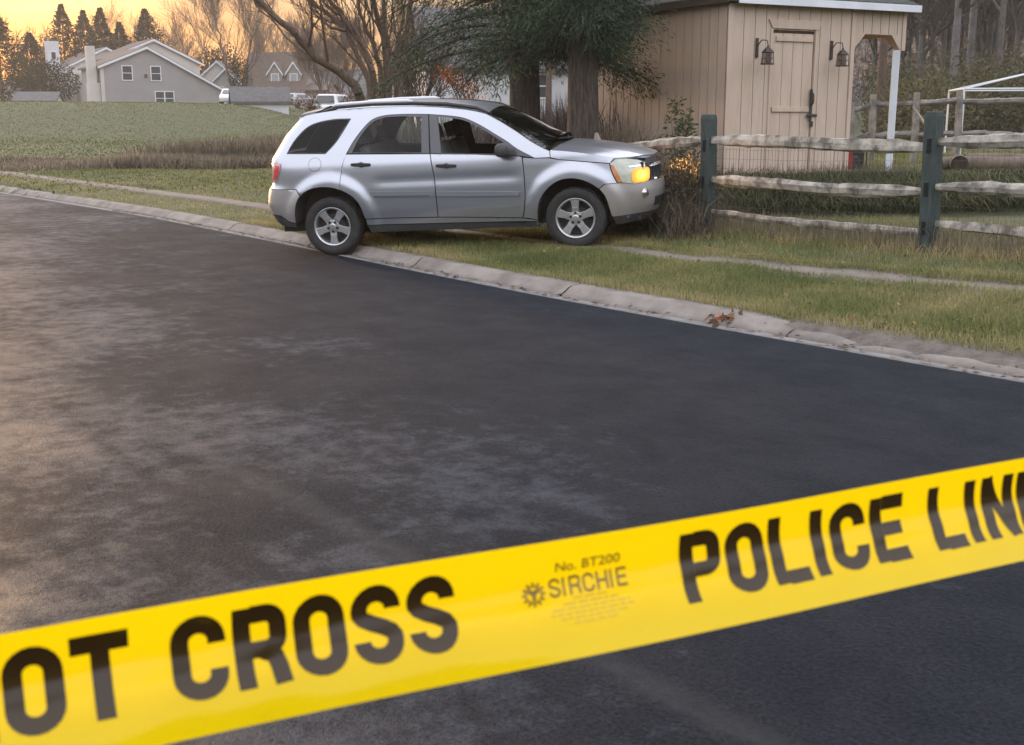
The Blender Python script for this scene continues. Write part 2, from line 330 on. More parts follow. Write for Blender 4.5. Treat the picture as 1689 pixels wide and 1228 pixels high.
a = np.interp(t, wt, wsn)
wv = .06 * lump(x, y, 2.7, 2); k = (((s < a + .13 + wv) | (s > a + .42 + wv)) | (RNG.random(len(s)) < .03)) & ((s > .345 + .03 * lump(x, y, 6)) | (t > 5.6)) & in_view(x, y) & (RNG.random(len(x)) < np.where(s < .5, .5, 1))
edge = np.exp(-((s - .45) / .12) ** 2) + np.exp(-((s - a - .7) / .12) ** 2)
bare = .5 + .5 * lump(x, y, 2.3, 3) + .25 * lump(x, y, 7, 3)
k &= RNG.random(len(x)) < np.clip(1.15 - .5 * bare, .35, 1)
x, y, s, t, edge = x[k], y[k], s[k], t[k], edge[k]
acc.append(blades(x, y, RNG.uniform(.035, .085, len(x)) * (1 + .35 * lump(x, y, 3.1, 1)) * (1 + .3 * sm(t, 4.5, 7)), RNG.uniform(.004, .0075, len(x)), .75, tint=patch_tint(x, y, .06 + .30 * edge)))
x, y, s, t = scatter(75000, 2.5, 6.5, -6, 8); k = in_view(x, y) & (RNG.random(len(x)) < .9)
x, y, s, t = x[k], y[k], s[k], t[k]
fl = np.exp(-((s - 3.45) / .28) ** 2)
acc.append(blades(x, y, RNG.uniform(.03, .08, len(x)) * (1 + 1.6 * fl), RNG.uniform(.005, .009, len(x)), .8, tint=patch_tint(x, y, .06 + .42 * fl)))
x, y, s, t = scatter(95000, .45, 16, -26, -2.5); k = in_view(x, y); a = np.interp(t, wt, wsn); k &= (s < a) | (s > a + .62)   # open lawn to the left
x, y, s, t = x[k], y[k], s[k], t[k]
acc.append(blades(x, y, RNG.uniform(.025, .06, len(x)), RNG.uniform(.010, .018, len(x)), .8, tint=patch_tint(x, y, .14 + .25 * np.exp(-((s - 1.1) / .6) ** 2) + .15 * lump(x, y, .9, 2))))
x = RNG.uniform(0, 16, 60000); y = RNG.uniform(16.3, 32, 60000); k = in_view(x, y); x, y = x[k], y[k]                     # yard behind the fence
acc.append(blades(x, y, RNG.uniform(.04, .10, len(x)), RNG.uniform(.010, .018, len(x)), .8, tint=patch_tint(x, y, .0)))
def merge(acc):
    V, F, T, b = [], [], [], 0
    for v, f, t in acc: V.append(v); F.append(f + b); T.append(t); b += len(v)
    return np.concatenate(V), np.concatenate(F), np.concatenate(T)
V, F, T = merge(acc); npobj('lawn_grass', V, F, m_grass, tint=T, kind='stuff')
# far meadow and mound: coarser tufts
acc = []
x = RNG.uniform(-46, 12, 190000); y = RNG.uniform(24, 112, 190000) ; k = in_view(x, y); x, y = x[k], y[k]
acc.append(blades(x, y, RNG.uniform(.03, .06, len(x)), RNG.uniform(.02, .05, len(x)), 1.7, tint=np.clip(patch_tint(x, y, -.05) + .12 * lump(x, y, .35, 1) + .12 * (y > 58), 0, 1)))
V, F, T = merge(acc); npobj('meadow_grass', V, F, mat('meadow_blades', (.06, .08, .02), rough=.8, spec=.1, trans=.2, tint=[(.080, .100, .026), (.100, .120, .032), (.128, .138, .042), (.175, .160, .062)]), tint=T, kind='stuff')
m_dry = mat('dry_weeds', (.15, .11, .08), rough=.9, spec=.1, trans=.25, tint=[(.080, .072, .046), (.145, .118, .090), (.225, .185, .138), (.31, .262, .185)])
acc = []
x = RNG.uniform(-17, 3, 42000); y = RNG.uniform(31.5, 36, 42000)          # brown weedy ditch across the lawn
hh = .06 + .11 * (lump(x, y, .55, 1) + 1) + .30 * sm(x, -9.5, -5.5) + .18 * np.exp(-((x + 9.8) / 1.6) ** 2)
k = in_view(x, y) & (RNG.random(len(x)) < .75 + .4 * lump(x, y, .8)); x, y, hh = x[k], y[k], hh[k]
acc.append(blades(x, y, hh * RNG.uniform(.3, 1.15, len(x)), RNG.uniform(.015, .04, len(x)), .8, tint=np.clip(.5 + .32 * lump(x, y, .5, 2) + .15 * lump(x, y, 1.6) + RNG.normal(0, .2, len(x)), 0, 1)))
x = RNG.uniform(-11.5, 3, 26000); y = RNG.uniform(36, 50, 26000); k = in_view(x, y) & (y < 36 + 14 * sm(x, -11.5, -7.5)); x, y = x[k], y[k]
acc.append(blades(x, y, RNG.uniform(.25, .8, len(x)), RNG.uniform(.02, .05, len(x)), .6, tint=np.clip(.45 + .25 * lump(x, y, .6) + RNG.normal(0, .2, len(x)), 0, 1)))
V, F, T = merge(acc); npobj('ditch_weeds', V, F, m_dry, tint=T, kind='stuff')
acc = []
n = 48000; x = RNG.uniform(-.6, 2.75, n); y = RNG.uniform(14.4, 18.0, n); s, t = st(x, y)       # dead weeds between fence and shed
k = (s > 3.55) & (x < np.minimum(1.35 + (18.0 - y) * .44, .148 * y)) ; x, y = x[k], y[k]
acc.append(blades(x, y, RNG.uniform(.45, 1.2, len(x)) * (.8 + .25 * lump(x, y, 2.2)), RNG.uniform(.008, .024, len(x)), .5, tint=np.clip(.42 + .3 * lump(x, y, 3) + RNG.normal(0, .22, len(x)), 0, 1)))
x, y, s, t = scatter(5000, 3.4, 3.62, -1, 9)
acc.append(blades(x, y, RNG.uniform(.12, .42, len(x)), RNG.uniform(.004, .008, len(x)), .5, tint=np.clip(RNG.normal(.75, .2, len(x)), 0, 1)))
n = 5000; q = RNG.uniform(-.3, 3.6, n); x = 2.95 + .88 * q + .47 * .12 + RNG.normal(0, .08, n); y = 17.2 + .47 * q - .88 * .12 + RNG.normal(0, .08, n)
acc.append(blades(x, y, RNG.uniform(.1, .42, n) * RNG.random(n) ** .5, RNG.uniform(.006, .012, n), .5, tint=np.clip(RNG.normal(.5, .25, n), 0, 1)))
n = 1900; x = RNG.normal(1.97, .13, n); y = RNG.normal(14.35, .30, n)                 # brush crushed against the nose of the car
acc.append(blades(x, y, RNG.uniform(.2, .72, n), RNG.uniform(.005, .011, n), .8, tint=np.clip(RNG.normal(.25, .25, n), 0, 1)))
V, F, T = merge(acc); npobj('dead_weeds', V, F, m_dry, tint=T, kind='stuff')
n = 30000; x = RNG.uniform(1.2, 9.5, n); y = 15.75 + .75 * RNG.random(n) ** .7 ; k = in_view(x, y); x, y = x[k], y[k]     # long grass hanging over the bank
V, F, T = blades(x, y, RNG.uniform(.10, .38, len(x)), RNG.uniform(.006, .014, len(x)), 1.1, droop=.35, dirn=RNG.normal(-np.pi / 2, .6, len(x)), tint=np.clip(.22 + .25 * lump(x, y, 2) + RNG.normal(0, .25, len(x)), 0, 1))
npobj('bank_grass', V, F, mat('bank_blades', (.06, .07, .03), rough=.8, spec=.1, trans=.25, tint=[(.062, .072, .034), (.095, .102, .046), (.145, .135, .065), (.23, .185, .105)]), tint=T, kind='stuff')

n = 520; t = RNG.uniform(-9, 8, n); s = np.abs(RNG.normal(.06, .07, n)); x, y = xy(s, t)                    # grit and leaf bits washed into the gutter
V, F, T = cards_flat(x, y, .012 + .05 * sm(s, .14, .27), n)
npobj('gutter_debris', V, F, mat('leaf_bits', (.1, .06, .04), rough=1, tint=[(.05, .035, .025), (.11, .075, .05), (.22, .15, .10)]), tint=T, kind='stuff')
# ------------------------------------------------------------------ split rail fence
m_gpost = mat('weathered_green_wood', (.024, .040, .039), (.064, .078, .072), scale=6, rough=.85, bump=.5, bscale=30, stretch=(6, 6, 1), contrast=(.35, .75))
m_rail = mat('weathered_rail', (.11, .10, .085), (.42, .385, .33), scale=6.0, rough=.9, bump=.9, bscale=14, contrast=(.38, .60), detail=11)
m_wire = mat('galvanised_wire', (.10, .10, .10), rough=.5, metal=.6)
m_hole = mat('dark_mortise', (.008, .008, .008), rough=1)
def fpt(t, z=0): x, y = xy(3.48, t); return Vector((x, y, float(gz(x, y)) + z))
FT = [1.91 - 2.95, 1.91, 4.86, 7.85, 10.8]
fence = tag(empty('split_rail_fence', fpt(1.91)), 'three rail split rail fence with dark green posts and bark grey rails behind the sidewalk', 'fence')
def fo(mb, name, m, par=fence, **k):
    mb.v = [tuple(Vector(p) - Vector(fence.location)) for p in mb.v]; return mb.build(name, m, par, **k)
ang = math.atan2(RD[1], RD[0]); Mz = Matrix.Rotation(ang, 3, 'Z')
for i, t in enumerate(FT[1:]):
    p = fpt(t); mb = MB(); w, d, h = .135, .15, (1.37, 1.34, 1.35, 1.35)[i]
    V = [];
    for z, k in [(-.3, 1), (.25, 1.02), (.8, .97), (h - .05, .98), (h, .86)]:
        for sx, sy in ((-1, -1), (1, -1), (1, 1), (-1, 1)):
            V.append(p + Mz @ Vector((sx * w / 2 * k + .015 * math.sin(3 * z + i), sy * d / 2 * k, z)))
    mb.add(V, [(a * 4 + b, a * 4 + (b + 1) % 4, a * 4 + 4 + (b + 1) % 4, a * 4 + 4 + b) for a in range(4) for b in range(4)] + [(16, 17, 18, 19)])
    po = fo(mb, 'post', m_gpost, bevel=.012)
    for z in (.24, .61, 1.02): fo(MB().box(p + Mz @ Vector((.0, -.0705, z)), (.045, .02, .13), Mz), 'mortise', m_hole, par=po)
def rail(p0, p1, r0, seed, jag=True):
    rr = random.Random(seed); n = 26; mb = MB(); V = []
    p0, p1 = Vector(p0), Vector(p1); d = (p1 - p0).normalized(); u = Vector((0, 0, 1)); w = d.cross(u)
    prof = [(rr.uniform(.75, 1.15)) for _ in range(7)]
    for i in range(n):
        f = i / (n - 1); c = p0.lerp(p1, f) + u * (.018 * math.sin(f * 4 + seed) + rr.gauss(0, .003)) + w * .012 * math.sin(f * 7 + seed * 2)
        tap = min(1, .55 + f * 4, .55 + (1 - f) * 4)
        for k in range(7):
            an = 2 * math.pi * k / 7 + .3 * math.sin(seed); q = r0 * prof[k] * tap * (1 + rr.gauss(0, .05) + .08 * math.sin(f * 13 + k * 2 + seed))
            V.append(c + u * math.sin(an) * q * 1.15 + w * math.cos(an) * q * .8)
    mb.add(V, [(i * 7 + k, i * 7 + (k + 1) % 7, i * 7 + 7 + (k + 1) % 7, i * 7 + 7 + k) for i in range(n - 1) for k in range(7)] + [tuple(range(7))[::-1], tuple((n - 1) * 7 + k for k in range(7))])
    return mb
zs = [(1.10, 1.13), (.66, .70), (.28, .26)]
for i in range(3):
    for j, (za, zb) in enumerate(((1.06, 1.02), (.62, .585), (.27, .18))):
        fo(rail(fpt(FT[i + 1] + .02, za), fpt(FT[i + 2] - .02, zb), (.060, .055, .044)[j], i * 5 + j + 1), 'rail', m_rail)
# the broken bay the car has run into: two rails still hang on the left post
def fps(s_, t, z): x, y = xy(s_, t); return Vector((x, y, float(gz(x, y)) + z))
fo(rail(fpt(1.88, 1.08), fps(3.82, -.2, .93), .062, 31), 'rail', m_rail)
fo(rail(fpt(1.88, .68), fps(3.98, 1.25, .56), .055, 32), 'rail', m_rail)
fo(rail(fpt(1.88, .30), fps(3.95, 1.2, .20), .05, 33), 'rail', m_rail)
stub = tag(empty('leaning_fence_post', (1.12, 15.55, float(gz(1.12, 15.55)))), 'grey split fence post leaning behind the dark bonnet of the silver car', 'fence post')
mb = MB(); mb.tube([(0.10, .15, -.2), (.02, .05, .55), (-.03, 0, 1.02), (-.06, -.02, 1.18)], [.085, .08, .07, .02], n=5); mb.build('post_shaft', mat('grey_split_wood', (.16, .15, .12), (.36, .34, .29), scale=5, rough=.9, bump=.7, stretch=(8, 8, 1)), stub)
mb = MB()                                             # wire mesh stapled to the back of the rails
for i in range(1, 4):
    a, b = FT[i], FT[i + 1]; nn_ = int((b - a) / .052)
    for k in range(nn_ + 1):
        t = a + (b - a) * k / nn_; q = .010 * math.sin(k * 1.7 + i)
        mb.tube([fpt(t + q * math.sin(z * 6), z) + Vector((RN[0], RN[1], 0)) * .075 for z in (.02, .25, .5, .75, .92, 1.0)], .0015, n=3, cap=False)
    for z in np.arange(.03, 1.0, .105):
        mb.tube([fpt(a + (b - a) * f, z + .006 * math.sin(f * 9 + z * 8)) + Vector((RN[0], RN[1], 0)) * .073 for f in np.linspace(0, 1, 12)], .0014, n=3, cap=False)
fo(mb, 'wire_mesh', m_wire)

# ------------------------------------------------------------------ shed
SA = Vector((2.95, 17.2, .72)); SU = Vector((.8829, .4695, 0)); SV = Vector((-.4695, .8829, 0)); SZ = Vector((0, 0, 1))
MS = Matrix((SU, SV, SZ)).transposed()
shed = tag(empty('garden_shed', SA, math.atan2(SU.y, SU.x)), 'pinkish beige board shed with plank door and open corner porch behind the fence', 'shed')
m_board = mat('painted_shed_boards', (.475, .365, .283), (.545, .43, .345), scale=2.2, rough=.75, bump=.15, bscale=18, stretch=(3, 3, .5), detail=6)
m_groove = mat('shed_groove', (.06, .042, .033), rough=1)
m_trimw = mat('white_trim_paint', (.70, .72, .76), (.62, .64, .68), scale=3, rough=.5)
m_shingle = mat('shed_shingles', (.028, .032, .030), (.060, .064, .058), scale=22, rough=.95, bump=.8, bscale=40)
m_iron = mat('black_iron', (.018, .017, .016), (.05, .035, .028), scale=30, rough=.6)
WF, WT, WD, WH, TK = 2.27, 3.29, 3.4, 2.385, .09
def boards(u0, u1, z0, z1, flip=False, back=0.0, holes=()):
    """vertical boards standing 12 mm proud of a dark backing"""
    mb = MB(); u = u0; k = 0; rr = random.Random(int(u0 * 100 + z0 * 10))
    while u < u1 - .01:
        e = min(u + .196, u1)
        a, b = (u + .005, e - .005); parts = [(a, b, z0, z1)]
        for h in holes:
            if b > h[0] and a < h[1]:
                parts = [(max(a, h[0]), min(b, h[1]), h[3], z1)]
                if a < h[0] - .004: parts.append((a, h[0], z0, z1))
                if b > h[1] + .004: parts.append((h[1], b, z0, z1))
        for (a, b, za, zb) in parts:
            if flip: mb.box2((-.012 - rr.uniform(0, .002), a + .004, za), (0, b - .004, zb))
            else: mb.box2((a, -.012 - rr.uniform(0, .002), za), (b, 0, zb))
        u = e
    return mb
DU0, DU1, DZ = .78, 1.54, 2.02
wall = MB(); wall.box2((0.0, 0.001, .02), (DU0, TK, WH)); wall.box2((DU1, .001, .02), (WF, TK, WH)); wall.box2((DU0, .001, DZ), (DU1, TK, WH))
wall.box2((0.001, TK + .002, .02), (TK, WD, WH)); wall.box2((TK + .002, WD - TK, .02), (WF - .002, WD - .001, WH)); wall.box2((WF - TK, TK + .003, .02), (WF - .003, WD - TK - .002, WH))
wo = wall.build('wall', m_groove, shed)
b1 = boards(.072, WF - .05, .03, WH - .002, holes=[(DU0, DU1, 0, DZ + .03)])
b1.build('front_boards', m_board, shed)
boards(.0, WD, .03, WH - .002, flip=True).build('side_boards', m_board, shed)
mb = MB(); mb.box2((-.014, -.034, .02), (.07, -.014, WH - .004)); mb.build('corner_trim', m_board, shed, bevel=.004)
mb = MB(); mb.box2((WF - .048, -.034, .02), (WF + .02, -.001, WH - .003)); mb.box2((WF + .002, 0, .03), (WF + .02, TK, WH - .002))
mb.build('corner_trim', m_board, shed, bevel=.004)
door = MB(); nb = 4
for k in range(nb):
    w = (DU1 - DU0 - .02) / nb; a = DU0 + .01 + k * w; door.box2((a + .004, -.006, .04), (a + w - .004, .03, DZ - .01))
do = door.build('door', m_board, shed)
mb = MB(); mb.box2((DU0 + .03, -.030, .93), (DU1 - .03, -.007, 1.0)); mb.build('door_batten', m_board, do, bevel=.004); mb = MB(); mb.box2((DU0 + .06, -.030, DZ - .12), (DU1 - .03, -.007, DZ - .05)); mb.build('door_batten', m_board, do, bevel=.004)
mb = MB(); mb.box2((DU0 + .01, .031, .03), (DU1 - .01, .05, DZ)); mb.build('door_backing', m_groove, do)
mb = MB(); mb.box2((DU1 - .10, -.05, .86), (DU1 + .09, -.032, .90)); mb.tube([(DU1 - .03, -.04, 1.02), (DU1 - .03, -.085, 1.06), (DU1 - .03, -.085, 1.17), (DU1 - .03, -.04, 1.22)], .016, n=6); mb.box2((DU1 - .055, -.04, .80), (DU1 - .005, -.032, 1.25)); mb.box2((DU1 - .035, -.06, .72), (DU1 + .01, -.045, .80))
mb.build('latch', m_iron, do, bevel=.004)
mb = MB(); mb.prism([(DU0 - .09, DZ + .17), (DU1 + .10, DZ + .17), (DU1 + .06, DZ + .05), (DU0 - .02, DZ + .05)], lambda u, z: (u, -.040, z), lambda u, z: (u, -.0135, z))
mb.box2((DU0 - .045, -.034, .03), (DU0 - .005, -.0135, DZ + .045)); mb.box2((DU1 + .005, -.034, .03), (DU1 + .04, -.0135, DZ + .045)); mb.build('door_casing', m_board, shed, bevel=.004)
# porch: boarded header with cut corners, white corner post
hz = WH - .40
mb = MB(); pol = [(WF + .022, WH - .003), (WT, WH - .003), (WT, hz - .15), (WT - .08, hz - .15), (WT - .26, hz + .06), (WF + .24, hz + .06), (WF + .022, hz - .16)]
mb.prism(pol, lambda u, z: (u, -.006, z), lambda u, z: (u, .05, z)); mb.build('porch_header', m_board, shed)
for k in range(5): u = WF + .02 + .168 * (k + 1); MB().box2((u, -.0085, hz + .065), (u + .007, -.0065, WH - .01)).build('header_groove', m_groove, shed)
mb = MB(); mb.box2((WT - .06, -.022, hz - .16), (WT + .012, -.007, WH - .004)); mb.box2((WT + .001, -.006, hz - .16), (WT + .014, .07, WH - .004)); mb.build('header_end_trim', m_board, shed, bevel=.003)
pb = MB()
pb.prism([(TK, WH - .003), (WD, WH - .003), (WD, hz - .16), (WD - .1, hz - .16), (WD - .3, hz + .05), (.36, hz + .05), (.1, hz - .16), (TK, hz - .16)], lambda v, z: (WT - .05, v, z), lambda v, z: (WT, v, z)); pb.build('porch_side_header', m_board, shed)
pp = MB(); pp.tube([(WT - .10, .05, -.02), (WT - .085, .05, hz - .155)], [.075, .075], n=4); po = pp.build('porch_post', m_trimw, shed, bevel=.008)
pp = MB(); pp.box2((WT - .12, WD - .12, 0), (WT - .03, WD - .03, hz - .16)); pp.build('porch_post', m_trimw, shed, bevel=.008)
fl = MB(); fl.box2((WF + .022, .02, -.06), (WT, WD, .04)); fl.build('porch_floor', mat('porch_deck', (.16, .14, .12), (.24, .21, .18), scale=6, rough=.9), shed)
# hip roof with white front fascia
OH = .14; ridge_h = .95
e = [(-.10, -OH, WH), (WT + OH, -OH, WH), (WT + OH, WD + OH, WH), (-.10, WD + OH, WH)]; r0, r1 = (1.4, WD / 2, WH + ridge_h), (WT - 1.4, WD / 2, WH + ridge_h)
rf = MB(); T = .10; up = lambda p, k: (p[0], p[1], p[2] + k)
rf.add([up(p, .012) for p in e] + [up(p, T) for p in e] + [up(r0, T), up(r1, T)], [(0, 3, 2, 1), (0, 1, 5, 4), (1, 2, 6, 5), (2, 3, 7, 6), (3, 0, 4, 7), (4, 5, 9, 8), (5, 6, 9), (6, 7, 8, 9), (7, 4, 8)])
ro = rf.build('roof', m_shingle, shed)
fa = MB(); fa.box2((.06, -OH - .022, WH - .015), (WT + OH + .02, -OH - .002, WH + .085)); fa.build('fascia', m_trimw, ro, bevel=.003)
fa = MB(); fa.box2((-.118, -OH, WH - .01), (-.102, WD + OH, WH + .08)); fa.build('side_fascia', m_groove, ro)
# lanterns hang from the wall
def lantern(u, z, label):
    b = SA + SU * u + SV * -.014 + SZ * z
    r = tag(empty('wall_lantern', b, math.atan2(SU.y, SU.x)), label, 'lantern', 'iron lanterns on the shed front')
    mb = MB(); mb.box2((-.022, -.02, -.13), (.022, -.002, .13)); mb.tube([(0, -.02, .02), (.005, -.10, .10), (.01, -.21, .09), (.01, -.235, .02)], .008, n=6); mb.build('bracket', m_iron, r, smooth=False)
    c = Vector((.01, -.235, -.10)); mb = MB()
    mb.lathe([(.002, .125), (.012, .12), (.015, .10), (.05, .075), (.082, .035), (.088, .028), (.082, .02), (0, .02)], c, (0, 0, 1), 6); mb.build('lantern_cap', m_iron, r)
    mb = MB()
    for k in range(6):
        an = math.pi / 3 * k; p = Vector((math.cos(an), math.sin(an), 0)); mb.tube([c + p * .078 + SZ * .02, c + p * .09 - SZ * .12], .006, n=4)
        q = Vector((math.cos(an + math.pi / 3), math.sin(an + math.pi / 3), 0)); mb.tube([c + p * .085 - SZ * .05, c + q * .085 - SZ * .05], .0035, n=4)
    mb.lathe([(0, -.12), (.096, -.12), (.096, -.135), (0, -.135)], c, (0, 0, 1), 6); mb.build('lantern_cage', m_iron, r)
    mb = MB(); mb.lathe([(.072, .018), (.082, -.118)], c, (0, 0, 1), 6); mb.build('lantern_glass', glass_mat('lantern_glass', (.55, .5, .45), rough=.15), r)
    mb = MB(); mb.lathe([(0, -.02), (.018, -.03), (.024, -.06), (.016, -.09), (0, -.118)], c, (0, 0, 1), 10); mb.build('bulb', mat('milky_bulb', (.6, .55, .5), rough=.3), r, smooth=True)
lantern(.50, 1.80, 'black iron lantern on the shed wall left of the plank door')
lantern(1.86, 1.80, 'black iron lantern on the shed wall right of the plank door')
# porch clutter
g = tag(empty('portable_generator', SA + SU * 2.55 + SV * .22 + SZ * .045, math.atan2(SU.y, SU.x)), 'small black and red engine machine in a tube frame on the shed porch floor', 'generator')
mb = MB(); mb.box2((-.05, -.12, .04), (.18, .12, .30)); mb.lathe([(0, -.14), (.07, -.14), (.09, -.12), (.09, -.10)], (0, 0, .16), (0, 1, 0), 16); mb.build('engine', mat('black_engine', (.02, .02, .02), rough=.4), g, bevel=.015)
mb = MB(); mb.box2((-.185, -.14, .06), (-.055, .10, .31)); mb.build('fuel_tank', mat('red_plastic', (.25, .02, .015), rough=.4), g, bevel=.015)
mb = MB()
for y in (-.15, .15): mb.tube([(-.2, y, 0), (-.2, y, .33), (.2, y, .33), (.2, y, 0), (-.2, y, 0)], .012, n=6)
for x_ in (-.2, .2):
    for z_ in (.012, .33): mb.tube([(x_, -.15, z_), (x_, .15, z_)], .012, n=6)
mb.build('tube_frame', m_iron, g)
m_stone = mat('pale_block', (.40, .42, .42), (.55, .57, .58), scale=5, rough=.9, bump=.4)
def stone(name, loc, d, label, seed, m=m_stone, group=None, cat='stone'):
    rr = random.Random(seed); mb = MB(); mb.lathe([(.01, 0), (.5, .02), (.58, .3), (.52, .75), (.3, .98), (.01, 1)], (0, 0, 0), (0, 0, 1), 9)
    mb.v = [(x * d[0] * (1 + rr.uniform(-.12, .12)), y * d[1] * (1 + rr.uniform(-.12, .12)), z * d[2] * (1 + rr.uniform(-.08, .08)) - .02) for x, y, z in mb.v]
    o = mb.build(name, m); o.location = loc; return tag(o, label, cat, group)
pz = SA + SU * (WT - .1) + SV * -.02
for k, (dx, dy, dd, lab) in enumerate(((-.17, -.12, (.16, .12, .15), 'pale stone at the left foot of the white porch post'), (.19, -.06, (.17, .13, .16), 'pale stone at the right foot of the white porch post'), (.33, .05, (.1, .1, .1), 'smallest pale stone, outermost right of the white porch post'))):
    p = pz + SU * dx + SV * dy; stone('stone', (p.x, p.y, float(gz(p.x, p.y))), dd, lab, k, group='stones at the porch post')
# ------------------------------------------------------------------ vegetation builders
m_bark = mat('dark_bark', (.034, .026, .021), (.095, .075, .06), scale=5, rough=.95, bump=1, bscale=14, stretch=(7, 7, 1), contrast=(.38, .62), detail=7)
m_bark2 = mat('brown_bark', (.075, .052, .040), (.15, .105, .075), scale=6, rough=.95, bump=.8, stretch=(5, 5, 1))
m_barkg = mat('grey_bark', (.085, .075, .068), (.16, .145, .13), scale=6, rough=.95, bump=.6, stretch=(4, 4, 1))
m_twig = mat('twig_brown', (.085, .060, .048), (.12, .085, .065), scale=3, rough=.9)
m_needle = mat('needles', (.02, .035, .018), rough=.6, spec=.3, trans=.18, tint=[(.012, .026, .015), (.027, .052, .028), (.050, .085, .040), (.088, .120, .056)])
m_pine = mat('conifer_needles', (.02, .035, .018), rough=1, spec=.05, trans=.15, tint=[(.012, .018, .012), (.022, .030, .018), (.036, .044, .025)])
m_leaf = mat('green_leaves', (.05, .07, .03), rough=.6, trans=.3, tint=[(.030, .042, .018), (.055, .072, .028), (.085, .10, .04)])
m_red = mat('red_autumn_leaves', (.3, .08, .03), rough=.7, trans=.35, tint=[(.22, .045, .02), (.36, .09, .03), (.45, .15, .04)])
m_olive = mat('olive_bush', (.07, .07, .03), rough=.8, trans=.3, tint=[(.050, .048, .028), (.085, .082, .040), (.13, .12, .055), (.16, .11, .07)])
class Sticks:
    """collects tapered segments and turns them into one mesh with numpy"""
    def __init__(s): s.a = []; s.b = []; s.ra = []; s.rb = []
    def seg(s, a, b, ra, rb): s.a.append(tuple(a)); s.b.append(tuple(b)); s.ra.append(ra); s.rb.append(rb)
    def arrays(s, n=3):
        a, b = np.array(s.a), np.array(s.b); ra, rb = np.array(s.ra)[:, None], np.array(s.rb)[:, None]
        d = b - a; d /= np.maximum(np.linalg.norm(d, axis=1, keepdims=True), 1e-9)
        h = np.where(np.abs(d[:, 2:3]) < .9, [[0, 0, 1.]], [[1., 0, 0]]); u = np.cross(d, h); u /= np.linalg.norm(u, axis=1, keepdims=True); w = np.cross(d, u)
        A, B = [], []
        for k in range(n):
            c, s_ = math.cos(2 * math.pi * k / n), math.sin(2 * math.pi * k / n); A.append(a + (u * c + w * s_) * ra); B.append(b + (u * c + w * s_) * rb)
        V = np.stack(A + B, 1); i = np.arange(len(a))[:, None] * 2 * n
        F = np.concatenate([i + [[k, (k + 1) % n, n + (k + 1) % n, n + k]] for k in range(n)]); return V.reshape(-1, 3), F
def grow(S, p, d, L, r, lev, rr, maxlev=4, up=.12, wig=.16, split=(2, 4), shrink=.72, ang=.5, minr=.004):
    """a branch made of a few bends, with side shoots"""
    n = 4 if lev < 2 else 3; q = Vector(p); dd = Vector(d).normalized(); pts = [q.copy()]
    for i in range(n):
        dd = (dd + Vector((rr.gauss(0, wig), rr.gauss(0, wig), rr.gauss(0, wig) + up * (.5 if lev == 0 else 1)))).normalized()
        q2 = q + dd * L / n; f0, f1 = i / n, (i + 1) / n
        S.seg(q, q2, max(r * (1 - .55 * f0), minr), max(r * (1 - .55 * f1), minr)); q = q2; pts.append(q.copy())
        if lev < maxlev and i >= (1 if lev == 0 else 0):
            for _ in range(rr.randint(*split) if i == n - 1 else rr.randint(1, 2) if lev else rr.randint(1, 3)):
                az = rr.uniform(0, 6.283); ax = dd.cross(Vector((math.cos(az), math.sin(az), .3))).normalized()
                nd = Matrix.Rotation(rr.gauss(ang, .14), 3, ax) @ dd
                grow(S, q, nd, L * shrink * rr.uniform(.7, 1.1), max(r * (1 - .55 * f1) * rr.uniform(.45, .7), minr), lev + 1, rr, maxlev, up, wig, split, shrink, ang, minr)
def bare_tree(name, x, y, h, r, seed, label, m_t=m_bark2, m_c=m_twig, group=None, maxlev=4, stems=1, lean=0, minr=.008, split=(2, 3), ang=.5, trunk=.28, sink=.2, z=None):
    rr = random.Random(seed); zz = float(gz(x, y)) if z is None else z
    root = tag(empty(name, (x, y, zz)), label, 'tree', group); T, S = Sticks(), Sticks()
    for k in range(stems):
        a = 6.283 * k / max(stems, 1) + rr.random(); sp = (.22 if stems > 1 else 0); d = Vector((math.cos(a) * sp + lean, math.sin(a) * sp, 1)).normalized()
        p = Vector((math.cos(a) * r * (.6 if stems > 1 else 0), math.sin(a) * r * (.6 if stems > 1 else 0), -sink)); L = h * trunk * rr.uniform(.85, 1.15)
        q = p + d * L; T.seg(p, p + d * L * .12, r * 1.35, r * 1.05); T.seg(p + d * L * .12, q, r * 1.05, r * .85)
        grow(S, q, d, h * .34, r * .85, 0, rr, maxlev, minr=minr, split=split, ang=ang)
        for j in range(rr.randint(2, 4)):
            az = rr.uniform(0, 6.283); nd = (d + Vector((math.cos(az), math.sin(az), .1)) * .75).normalized()
            grow(S, p + d * L * rr.uniform(.75, 1), nd, h * .28, r * .5, 1, rr, maxlev, minr=minr, split=split, ang=ang)
    npobj('trunk', *T.arrays(8), m_t, root, smooth=True); npobj('crown', *S.arrays(3), m_c, root); return root
def cards(P, D, ln, wd, tint, fold=0):
    """narrow leaf blades rooted at P along D"""
    n = len(P); D = D / np.maximum(np.linalg.norm(D, axis=1, keepdims=True), 1e-9); rv = RNG.normal(size=(n, 3)); u = np.cross(D, rv); u /= np.maximum(np.linalg.norm(u, axis=1, keepdims=True), 1e-9)
    ln = np.asarray(ln).reshape(-1, 1); wd = np.asarray(wd).reshape(-1, 1)
    V = np.stack([P - u * wd * .3, P + D * ln * .5 - u * wd * .5, P + D * ln, P + D * ln * .5 + u * wd * .5], 1)
    return V.reshape(-1, 3), np.arange(n * 4).reshape(n, 4), np.repeat(np.clip(tint, 0, 1), 4)
